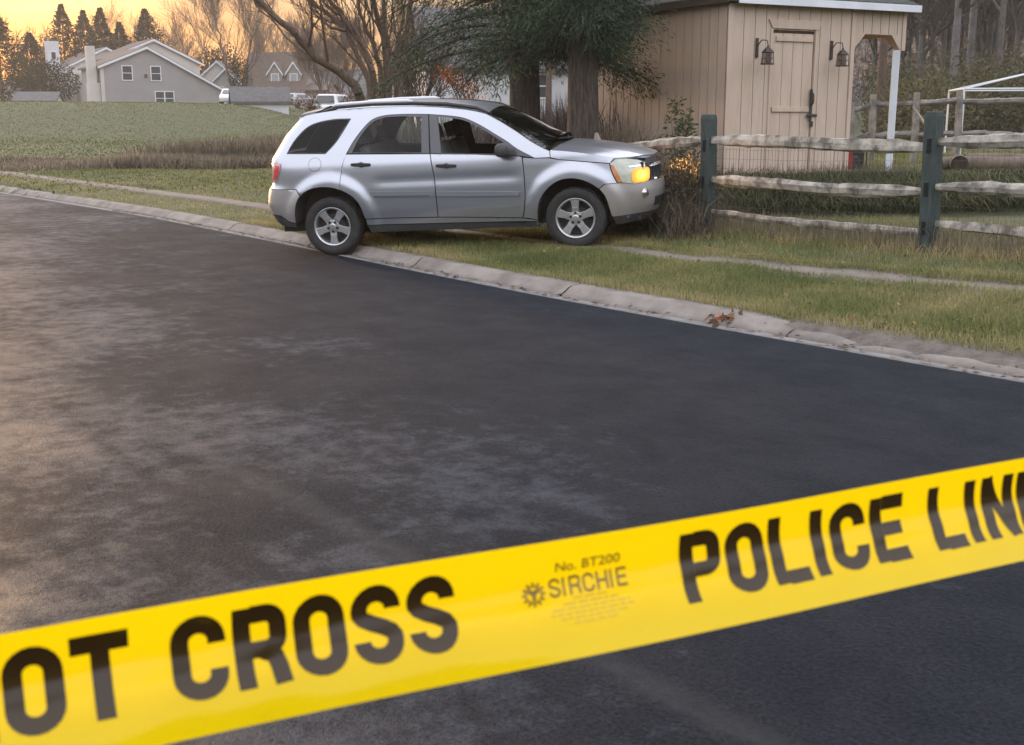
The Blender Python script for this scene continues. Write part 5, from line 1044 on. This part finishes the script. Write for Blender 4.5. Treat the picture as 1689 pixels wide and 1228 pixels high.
# spoiler, rails, handles, mouldings, fuel flap, mirrors
sp = MB(); V, F = [], []
for j in range(21):
    y = -.60 + 1.2 * j / 20; c = 1 - (abs(y) / .66) ** 2.2; V += [(-.10, y, 1.648 + .055 * c), (-.36 - .03 * c, y, 1.606 + .045 * c), (-.385 - .03 * c, y, 1.590 + .045 * c), (-.34, y, 1.570 + .03 * c)]
F = [(j * 4 + k, j * 4 + (k + 1) % 4, j * 4 + 4 + (k + 1) % 4, j * 4 + 4 + k) for j in range(20) for k in range(4)] + [(0, 1, 2, 3)[::-1], (80, 81, 82, 83)]
mk(V, [f[::-1] for f in F], 'spoiler', m_paint)
for sg in (-1, 1):
    q = lambda x, z, d: (x, sg * (wid(x, min(z, 1.65)) - d), z)
    P = [q(-.10, 1.632, .01), q(.0, 1.652, .01), q(.10, 1.674, .012), q(.5, 1.684, .015), q(1.0, 1.676, .015), q(1.4, 1.645, .012), q(1.75, 1.588, .01), q(1.93, 1.515, .01)]
    mb = MB(); mb.tube(P, [.012, .022, .016, .013, .022, .024, .02, .008], n=8); ra = mb.build('roof_rail', m_trim, car, smooth=True)
    P = [(.03, P[1][1], 1.690), (.09, P[2][1], 1.705), (.5, P[3][1], 1.714), (.94, P[4][1], 1.705), (1.0, P[4][1], 1.694)]
    mb = MB(); mb.tube(P, [.010, .022, .022, .022, .012], n=8); mb.build('rail_bar', mat('rail_silver', (.62, .62, .65), rough=.35) if sg < 0 else bpy.data.materials['rail_silver'], ra, smooth=True)
for (x0_, x1_, z0_, dr) in ((.295, .530, 1.034, rd), (1.300, 1.536, .980, fd)):
    for k, sg in enumerate((-1, 1)):
        mb = MB(); w = wid((x0_ + x1_) / 2, z0_); c = (x0_ + x1_) / 2
        for t_, h_, d_ in ((0, .014, .012), (.08, .020, .022), (.35, .022, .032), (.5, .034, .034), (.65, .022, .032), (.92, .020, .022), (1, .014, .012)):
            x = x0_ + (x1_ - x0_) * t_; z = z0_ - .010 * t_; mb.v += [(x, sg * (w - .01), z - h_), (x, sg * (w + d_), z - h_ * .7), (x, sg * (w + d_), z + h_ * .7), (x, sg * (w - .01), z + h_)]
        for i in range(6):
            for e in range(4): mb.f.append((i * 4 + e, i * 4 + (e + 1) % 4, i * 4 + 4 + (e + 1) % 4, i * 4 + 4 + e))
        mb.f += [(0, 1, 2, 3), (24, 25, 26, 27)]; mb.build('handle', m_trim, dr[k], bevel=.004)
both('moulding', m_paint, [(.50, .724), (.532, .660), (1.262, .640), (1.262, .700)], off=.014, thick=.02, liner=False, par=rd, gap=0, smooth=False); both('moulding', m_paint, [(1.288, .698), (1.288, .640), (2.235, .610), (2.255, .655)], off=.014, thick=.02, liner=False, par=fd, gap=0, smooth=False)
both('moulding_groove', m_trimg, [(.545, .672), (1.20, .655), (1.20, .648), (.548, .664)], off=.0155, thick=.002, liner=False, par=rd, gap=0)
circ = [(-.146 + .074 * math.cos(k * .2618), 1.055 + .074 * math.sin(k * .2618)) for k in range(24)]
V, F = panel(circ, off=.0015, thick=.004, gap=0, step=.03); fl = mk(V, F, 'fuel_flap', m_paint); V, F = panel(inset(circ, -.004), [inset(circ, -.0005)], off=.0008, thick=0, gap=0, step=.03); mk(V, F, 'flap_seam', m_trim, fl)
for k, sg in enumerate((-1, 1)):
    mb = MB(); ws = wid(2.1, 1.1); ring = []
    for f, sx, sz in ((0, .55, .55), (.12, .9, .9), (.5, 1.0, 1.0), (.85, .92, .92), (1, .7, .7)):
        for j in range(12):
            an = 2 * math.pi * j / 12; c_, s_ = math.cos(an), math.sin(an); e = .7
            mb.v.append((2.11 + .10 * sx * math.copysign(abs(c_) ** e, c_) * (1.1 - .2 * f), sg * (ws + .05 + .20 * f), 1.125 + .080 * sz * math.copysign(abs(s_) ** e, s_)))
    mb.f = [(i * 12 + j, i * 12 + (j + 1) % 12, i * 12 + 12 + (j + 1) % 12, i * 12 + 12 + j) for i in range(4) for j in range(12)] + [tuple(range(12))[::-1], tuple(48 + j for j in range(12))]
    mi = mb.build('mirror', m_trimg, fd[k], smooth=True); mb = MB(); mb.box2((2.07, sg * (ws - .03), 1.045), (2.17, sg * (ws + .07), 1.08)); mb.build('mirror_foot', m_trim, mi, bevel=.01)
# lamps
HL = [(3.258, .916), (3.314, .957), (3.423, .957), (3.54, .930), (3.615, .890), (3.640, .82), (3.640, .690), (3.522, .668), (3.396, .696), (3.335, .703), (3.282, .812)]
hl = both('headlight', m_lens, HL, gap=.002, off=.004, thick=.03)
both('turn_marker', m_amber, [(3.266, .905), (3.296, .894), (3.385, .706), (3.338, .708), (3.288, .806)], off=.007, thick=.004, liner=False, par=hl, gap=0)
m_hlit = glow_mat('lit_headlamp', (1, .33, .03), .40, (.6, .28, .05)); 
n, l = m_hlit.node_tree.nodes, m_hlit.node_tree.links; p = n['Principled BSDF']       # bright filament, amber rim
tc = n.new('ShaderNodeTexCoord'); sx = n.new('ShaderNodeSeparateXYZ'); l.new(tc.outputs['Object'], sx.inputs[0]); cb = n.new('ShaderNodeCombineXYZ'); l.new(sx.outputs[0], cb.inputs[0]); l.new(sx.outputs[2], cb.inputs[2])
vd = n.new('ShaderNodeVectorMath'); vd.operation = 'DISTANCE'; vd.inputs[1].default_value = (3.585, 0, .760); l.new(cb.outputs[0], vd.inputs[0])
cr = n.new('ShaderNodeValToRGB'); l.new(vd.outputs['Value'], cr.inputs[0])
for i, (q, c) in enumerate(((0, (1, .66, .16)), (.035, (1, .52, .08)), (.065, (.80, .27, .02)), (.11, (.42, .11, .008)))):
    e = cr.color_ramp.elements[i] if i < 2 else cr.color_ramp.elements.new(q)
    e.position = q; e.color = (*c, 1)
l.new(cr.outputs[0], p.inputs['Emission Color'])

EL = lambda cx, cz, rx, rz, e=.75, n=20: [(cx + rx * math.copysign(abs(math.cos(6.2832 * k / n)) ** e, math.cos(6.2832 * k / n)), cz + rz * math.copysign(abs(math.sin(6.2832 * k / n)) ** e, math.sin(6.2832 * k / n))) for k in range(n)]
both('lamp_bowl', m_hlit, EL(3.572, .762, .088, .080, .5), off=.009, thick=.006, liner=False, par=hl, gap=0)
both('lamp_divider', m_chrome, [(3.44, .874), (3.645, .874), (3.65, .858), (3.46, .856)], off=.010, thick=.006, liner=False, par=hl, gap=0)
for k, sg in enumerate((-1, 1)):
    mb = MB(); fy = wid(3.615, .555) ; d_ = Vector((.80, sg * .60, 0)); c = Vector((3.61, sg * fy, .555)); mb.lathe([(0, .012), (.034, .010), (.040, .004), (.048, .016), (.052, .002), (.052, -.03)], c, d_, 20); mb.build('fog_lamp', m_chrome, car, smooth=True)
TL = [(-.795, 1.098), (-.66, 1.096), (-.575, 1.078), (-.60, .972), (-.67, .874), (-.765, .862), (-.79, .97)]
tl = both('tail_light', m_clens, TL, off=.008, thick=.02, liner=False, gap=0)
both('brake_lens', m_rlens, [(-.655, 1.06), (-.60, 1.055), (-.618, .972), (-.672, .895), (-.735, .885), (-.71, .955)], off=.013, thick=.006, liner=False, par=tl, gap=0)
both('lamp_bar', m_clens, [(-.78, 1.015), (-.68, 1.02), (-.685, .998), (-.78, .992)], off=.012, thick=.005, liner=False, par=tl, gap=0)
# wheels
def wheel(x, sg, z=.335):
    r = empty('wheel'); r.parent = car; r.location = (x, sg * .785, z); ax = (0, sg, 0)
    t = MB(); t.lathe([(.222, -.10), (.26, -.112), (.31, -.112), (.330, -.095), (.335, -.05), (.3365, 0), (.335, .05), (.330, .095), (.312, .110), (.285, .116), (.262, .114), (.240, .106), (.222, .092)], (0, 0, 0), ax, 56); ty = t.build('tyre', m_tyre, r, smooth=True)
    t = MB()
    for k in range(64):
        a = 2 * math.pi * k / 64; u = Vector((math.cos(a), 0, math.sin(a)))
        for y0_ in (-.06, .0, .06): t.box(u * .334 + Vector((0, sg * y0_, 0)), (.020, .050, .014), Matrix.Rotation(-a + math.pi / 2, 3, 'Y') @ Matrix.Rotation(.35 if y0_ else -.35, 3, 'Z'))
    t.build('tread', m_tyre, ty)
    b = MB(); b.lathe([(.216, .088), (.226, .098), (.222, .103), (.212, .098), (.200, .085), (.196, .02), (.196, -.09)], (0, 0, 0), ax, 48)
    rim = b.build('rim', m_alloy, r, smooth=True)
    s_ = MB()
    for k in range(5):
        a = 2 * math.pi * k / 5 + (R(90) if x < 1 else R(90)) - (R(180) if x < 1 else 0); u = Vector((math.cos(a), 0, math.sin(a))); v = Vector((-math.sin(a), 0, math.cos(a))); o = Vector((0, sg, 0))
        for (ra, wa, ya), (rb, wb, yb) in (((.035, .045, .078), (.12, .036, .086)), ((.12, .036, .086), (.206, .050, .090))):
            A = [u * ra - v * wa + o * ya, u * ra + v * wa + o * ya, u * rb + v * wb + o * yb, u * rb - v * wb + o * yb]; B = [p_ - o * .035 for p_ in A]
            s_.add(A + B, [(0, 1, 2, 3), (4, 7, 6, 5), (0, 3, 7, 4), (1, 5, 6, 2), (3, 2, 6, 7)])
    s_.lathe([(0, .094), (.03, .093), (.034, .088), (.072, .085), (.078, .07), (.078, .03)], (0, 0, 0), ax, 24); sp_ = s_.build('spokes', m_alloy, rim, bevel=.006)
    h = MB(); c5 = MB()
    for k in range(5):
        a = 2 * math.pi * (k + .0) / 5 + R(90) - (R(180) if x < 1 else 0) ; h.lathe([(0, .0905), (.0165, .0905), (.0165, .08)], (.057 * math.cos(a), 0, .057 * math.sin(a)), ax, 12)
    h.build('lug_wells', m_trim, rim)
    d = MB(); d.lathe([(0, -.02), (.195, -.02), (.195, -.045), (0, -.045)], (0, 0, 0), ax, 24); d.lathe([(0, .02), (.135, .02), (.135, .005)], (0, 0, 0), ax, 24); d.build('brake_disc', mat('brake_iron', (.06, .055, .05), (.11, .10, .09), scale=14, rough=.7, metal=.5) if 'brake_iron' not in bpy.data.materials else bpy.data.materials['brake_iron'], r)
for x in (0.0, 2.857):
    for sg in (-1, 1): wheel(x, sg)
# wheel housings, floor, dark box added to block light in the engine bay, seats
for cx, A in ((0, ARR), (2.855, ARF)):
    for sg in (-1, 1):
        P = [(p_[0], p_[1]) for p_ in A]; b = len(inner.v); n = len(P); inner.v += [(x, sg * (wid(x, z) - .012), z) for x, z in P] + [(x, sg * .58, z) for x, z in P]; inner.f += [(b + i, b + i + 1, b + n + i + 1, b + n + i) for i in range(n - 1)] + [tuple(range(b + n, b + 2 * n))]
inner.box2((-.72, -.58, .26), (3.55, .58, .46)); inner.box2((.44, -.80, .27), (2.41, .80, .44)); inner.box2((2.50, -.58, .461), (3.60, .58, .90)); inner.box2((-.70, -.70, .461), (-.46, .70, .78)); inner.box2((-.46, -.57, .461), (.30, .57, .80))
inner.build('interior', m_inner, car)
mb = MB(); mb.box2((2.10, -.76, .62), (2.49, .76, 1.06)); mb.build('dashboard', m_inner, car, bevel=.04)
def seat(x, y, w, name='seat', hr=True):
    mb = MB(); mb.box((x + .22, y, .60), (.50, w, .17)); Mt = Matrix.Rotation(R(-16), 3, 'Y'); mb.box((x - .08, y, .92), (.14, w * .94, .62), Mt); s_ = mb.build(name, m_seat, car, bevel=.045)
    if hr:
        for yy in ([y] if w < .7 else [y - w * .3, y + w * .3]): mb = MB(); mb.box((x - .20, yy, 1.335), (.10, .26, .17), Mt); mb.tube([(x - .17, yy - .06, 1.2), (x - .19, yy - .06, 1.3)], .008, n=5); mb.tube([(x - .17, yy + .06, 1.2), (x - .19, yy + .06, 1.3)], .008, n=5); mb.build('headrest', m_seat, s_, bevel=.03)
for y in (-.37, .37): seat(1.38, y, .52)
seat(.52, 0, 1.32, 'rear_bench')
mb = MB(); mb.lathe([(.175, -.012), (.187, 0), (.175, .012), (.165, 0), (.175, -.012)], (1.98, .37, 1.03), (-.92, 0, .38), 24); mb.tube([(1.98, .37, 1.03), (2.14, .37, .96)], .03, n=8); mb.box((1.985, .37, 1.03), (.03, .12, .10)); mb.build('steering_wheel', m_trim, car)
mb = MB(); mb.box((1.98, 0, 1.41), (.03, .22, .06)); mb.build('inside_mirror', m_trim, car, bevel=.01)
mb = MB(); mb.tube([(-.62, .35, .30), (-.80, .36, .29)], .03, n=10); mb.build('exhaust', m_iron, car)
# beams of the two lit headlamps
for sg in (-1, 1):
    ld = bpy.data.lights.new('headlight_beam', 'SPOT'); ld.energy = 16; ld.color = (1, .52, .16); ld.spot_size = R(75); ld.spot_blend = .8; ld.shadow_soft_size = .05
    ld.energy = 32 if sg > 0 else 3; lo = bpy.data.objects.new('headlight_beam', ld); COL.objects.link(lo); lo.parent = car; lo.location = (3.78, sg * .56, .78); lo.rotation_euler = Vector((-1, sg * .05, .10)).to_track_quat('Z', 'Y').to_euler()
# ------------------------------------------------------------------ police tape stretched across the foreground
TA = Vector((-.26707, .58252, 1.29806)); TB = Vector((.38339, .86687, 1.31088)); td = (TB - TA).normalized()
mid = (TA + TB) / 2; tn = Vector((0, 0, CAM_H)) - mid; tn = (tn - td * tn.dot(td)).normalized(); tv = tn.cross(td).normalized(); tv = tv if tv.z > 0 else -tv
TW, SAG = .0765, .019
def tape_pt(a, b, off=0):
    """a metres along from the left picture edge, b from -.5 (lower edge) to .5 (upper edge)"""
    d = SAG * (1 + .18 * math.sin(a * 7 + .6)) ; q = 2 * b; k = d * (1 - q * q) - .0016 * math.exp(-((b - .02 - .03 * math.sin(a * 6)) / .10) ** 2)
    n_ = (tn + tv * (-4 * d * q / TW)).normalized()
    return TA + td * a + tv * (b * TW * .965) - tn * k + n_ * off + tn * (.0005 * math.sin(a * 43 + b * 4) + .0004 * math.sin(a * 97 - b * 9 + 1) * math.sin(a * 13)) + Vector((0, 0, .0012 * math.sin(a * 11)))
m_tape = bpy.data.materials.new('yellow_tape_film'); m_tape.use_nodes = True
n, l = m_tape.node_tree.nodes, m_tape.node_tree.links; p = n['Principled BSDF']; p.inputs['Base Color'].default_value = (.80, .60, .003, 1); p.inputs['Roughness'].default_value = .12; p.inputs['Specular IOR Level'].default_value = .38
tb = n.new('ShaderNodeBsdfTranslucent'); tb.inputs[0].default_value = (.86, .66, .001, 1); mx = n.new('ShaderNodeMixShader'); mx.inputs[0].default_value = .45
l.new(p.outputs[0], mx.inputs[1]); l.new(tb.outputs[0], mx.inputs[2]); l.new(mx.outputs[0], n['Material Output'].inputs[0])
m_ink = mat('black_tape_ink', (.034, .019, .005), rough=.10, spec=.36); m_ink2 = mat('fine_print_ink', (.17, .105, .008), rough=.35); m_ink3 = mat('faint_print_ink', (.55, .40, .01), rough=.35)
tape = tag(empty('police_tape', mid), 'yellow plastic police line tape with black capitals stretched across the foreground', 'barrier tape')
def tobj(V, F, name, m, smooth=True):
    mb = MB(); mb.v = [tuple(Vector(q) - mid) for q in V]; mb.f = F; return mb.build(name, m, tape, smooth=smooth)
aa = np.linspace(-1.6, 3.2, 480); bb = np.linspace(-.5, .5, 25); V = [tape_pt(a, b) for a in aa for b in bb]
tobj(V, [(i * 25 + k, i * 25 + k + 1, i * 25 + 26 + k, i * 25 + 25 + k) for i in range(479) for k in range(24)], 'tape_film', m_tape)
def arc(cx, cy, rx, ry, a0, a1, n=10): return [(cx + rx * math.cos(R(a0 + (a1 - a0) * i / n)), cy + ry * math.sin(R(a0 + (a1 - a0) * i / n))) for i in range(n + 1)]
GW, GS = .645, .212                                     # glyph width and stroke as a share of cap height
def glyph(ch):
    h = GS / 2; w = GW; x0, x1, y0, y1 = h, w - h, h * .85, 1 - h * .85; r = (x1 - x0) / 2; ry = .20
    O = arc(x0 + r, y1 - ry, r, ry, 180, 0) + arc(x0 + r, y0 + ry, r, ry, 0, -180)
    if ch == 'O': return [O + [O[0], O[1]]]
    if ch == 'C': return [[(x1, .66)] + arc(x0 + r, y1 - ry, r, ry, 0, 180) + arc(x0 + r, y0 + ry, r, ry, 180, 360) + [(x1, .34)]]
    if ch == 'S': return [[(x1, .70)] + arc(x0 + r, y1 - ry, r, ry, 0, 180) + [(x0, .66), (x0 + .04, .60), (x0 + r * .7, .53), (x0 + r * 1.3, .47), (x1 - .04, .40), (x1, .33)] + arc(x0 + r, y0 + ry, r, ry, 0, -180) + [(x0, .30)]]
    if ch == 'T': return [[(0, 1 - h * .8), (w, 1 - h * .8)], [(w / 2, 1 - h * 1.6), (w / 2, 0)]]
    if ch == 'I': return [[(h, 0), (h, 1)]]
    if ch == 'L': return [[(h, 0), (h, 1)], [(h * 2, h * .8), (w - .04, h * .8)]]
    if ch == 'E': return [[(h, 0), (h, 1)], [(h * 2, h * .8), (w - .04, h * .8)], [(h * 2, .51), (w - .09, .51)], [(h * 2, 1 - h * .8), (w - .04, 1 - h * .8)]]
    if ch == 'N': return [[(h, 0), (h, 1)], [(x1, 0), (x1, 1)], [(h * 1.0, .99), (x1, .01)]]
    if ch == 'D': return [[(h, 0), (h, 1)], [(h * 2, 1 - h * .85)] + arc(x1 - .2, y1 - .2, .2, .2, 90, 0) + arc(x1 - .2, y0 + .2, .2, .2, 0, -90) + [(h * 2, h * .85)]]
    if ch == 'H': return [[(h, 0), (h, 1)], [(x1, 0), (x1, 1)], [(h, .5), (x1, .5)]]
    if ch in 'PR':
        g = [[(h, 0), (h, 1)], [(h * 2, 1 - h * .85)] + arc(x1 - .15, y1 - .15, .15, .15, 90, 0, 6) + arc(x1 - .15, .47 + .15, .15, .15, 0, -90, 6) + [(h * 2, .47)]]
        if ch == 'R': g.append([(x1 - .2, .45), (x1 - .06, .36), (x1 - .02, .22), (x1, 0)])
        return g
    return []
def stroke(V, F, pl, a0, b0, hgt, wid, off, sx=1.0, sub=.0035):
    P = []
    for (x, y), (x2, y2) in zip(pl, pl[1:]):
        m_ = max(1, int(math.hypot(x2 - x, y2 - y) * hgt / sub)); P += [(x + (x2 - x) * i / m_, y + (y2 - y) * i / m_) for i in range(m_)]
    P.append(pl[-1]); base = len(V); K = 5
    for i, (x, y) in enumerate(P):
        x_, y_ = P[max(i - 1, 0)]; X_, Y_ = P[min(i + 1, len(P) - 1)]; dx, dy = X_ - x_, Y_ - y_; q = math.hypot(dx, dy) or 1; nx, ny = -dy / q, dx / q
        for k in range(K):
            o = (k / (K - 1) - .5) * wid; V.append(tape_pt(a0 + (x + nx * o) * hgt * sx, b0 + (y + ny * o) * hgt / TW, off))
    F += [(base + i * K + k, base + i * K + k + 1, base + (i + 1) * K + k + 1, base + (i + 1) * K + k) for i in range(len(P) - 1) for k in range(K - 1)]
CAP = .0475; PIT = .0352
def word(txt, a, nm='lettering'):
    V, F = [], []
    for ch in txt:
        if ch == ' ': a += .016; continue
        for j, pl in enumerate(glyph(ch)): stroke(V, F, pl, a, -.245, CAP, GS * (.85 if ch == 'N' and j == 2 else 1), .0005 + .00004 * j, 1.02)
        a += PIT if ch != 'I' else .0165
    tobj(V, F, nm, m_ink); return a
word('DO NOT', -.107 - .013); word('CROSS', .0900); word('POLICE', .4220); word('LINE', .6330); word('DO NOT', .81); word('CROSS', 1.055); word('POLICE', 1.395); word('LINE', 1.606); word('DO NOT', 1.783); word('CROSS', 2.028)
def text_mesh(s, size, a, b, m, nm, align='CENTER', sx=1.0, bold=0.0):
    cu = bpy.data.curves.new('print', 'FONT'); cu.body = s; cu.size = size; cu.align_x = align; cu.resolution_u = 3; cu.offset = bold
    o = bpy.data.objects.new('print', cu); COL.objects.link(o); dg = bpy.context.evaluated_depsgraph_get(); me = o.evaluated_get(dg).to_mesh()
    V = [tape_pt(a + v.co.x * sx, b + v.co.y / TW, .0005) for v in me.vertices]; F = [tuple(p_.vertices) for p_ in me.polygons]; o.evaluated_get(dg).to_mesh_clear(); bpy.data.objects.remove(o)
    return tobj(V, F, nm, m, smooth=False)
LA = .354
text_mesh('No. BT200', .0085, LA, .245, m_ink2, 'product_number', bold=.0001, sx=1.25)
GW, GS = .80, .15; V, F = [], []; x_ = LA - .0285
for ch in 'SIRCHIE':
    for j, pl in enumerate(glyph(ch)): stroke(V, F, pl, x_, .03, .0125, GS, .0005 + .00003 * j, .80, .002)
    x_ += .0047 if ch == 'I' else .0098
tobj(V, F, 'maker_name', m_ink2)
# fine print below is too small to read in the photo: rows of word-length dashes
V, F = [], []; rr = random.Random(5)
for i, wd in enumerate((.026, .040, .056, .060, .048, .032)):
    x = -wd / 2
    while x < wd / 2:
        e_ = min(x + rr.uniform(.003, .009), wd / 2)
        if e_ - x > .001: stroke(V, F, [(x / .01, 0), (e_ / .01, 0)], LA, .00 - i * .042, .01, .13, .0005, 1, .002)
        x = e_ + .0014
tobj(V, F, 'fine_print', m_ink3)
V, F = [], []; EA, EB = LA - .0395, .085 # round badge left of the maker's name
stroke(V, F, arc(0, 0, .55, .55, 0, 360, 24), EA, EB, .01, .12, .0005, 1, .003)
for k in range(12): c_, s_ = math.cos(k * .5236), math.sin(k * .5236); stroke(V, F, [(c_ * .62, s_ * .62), (c_ * .82, s_ * .82)], EA, EB, .01, .16, .0005, 1, .003)
stroke(V, F, [(-.35, .28), (0, .05), (.35, .28)], EA, EB, .01, .32, .0005, 1, .002); stroke(V, F, [(0, .25), (0, -.42)], EA, EB, .01, .26, .00052, 1, .002)
tobj(V, F, 'maker_badge', m_ink2)

# ------------------------------------------------------------------ evening haze
hb = MB(); hb.box2((-332, -62, -1.5), (332, 482, 26)); m_hz = bpy.data.materials.new('haze_air'); m_hz.use_nodes = True
n, l = m_hz.node_tree.nodes, m_hz.node_tree.links; n.remove(n['Principled BSDF']); pv = n.new('ShaderNodeVolumePrincipled')
pv.inputs['Color'].default_value = (.96, .90, .82, 1); pv.inputs['Density'].default_value = .0006; pv.inputs['Anisotropy'].default_value = .35; l.new(pv.outputs[0], n['Material Output'].inputs['Volume'])
hb.build('haze', m_hz, kind='stuff')
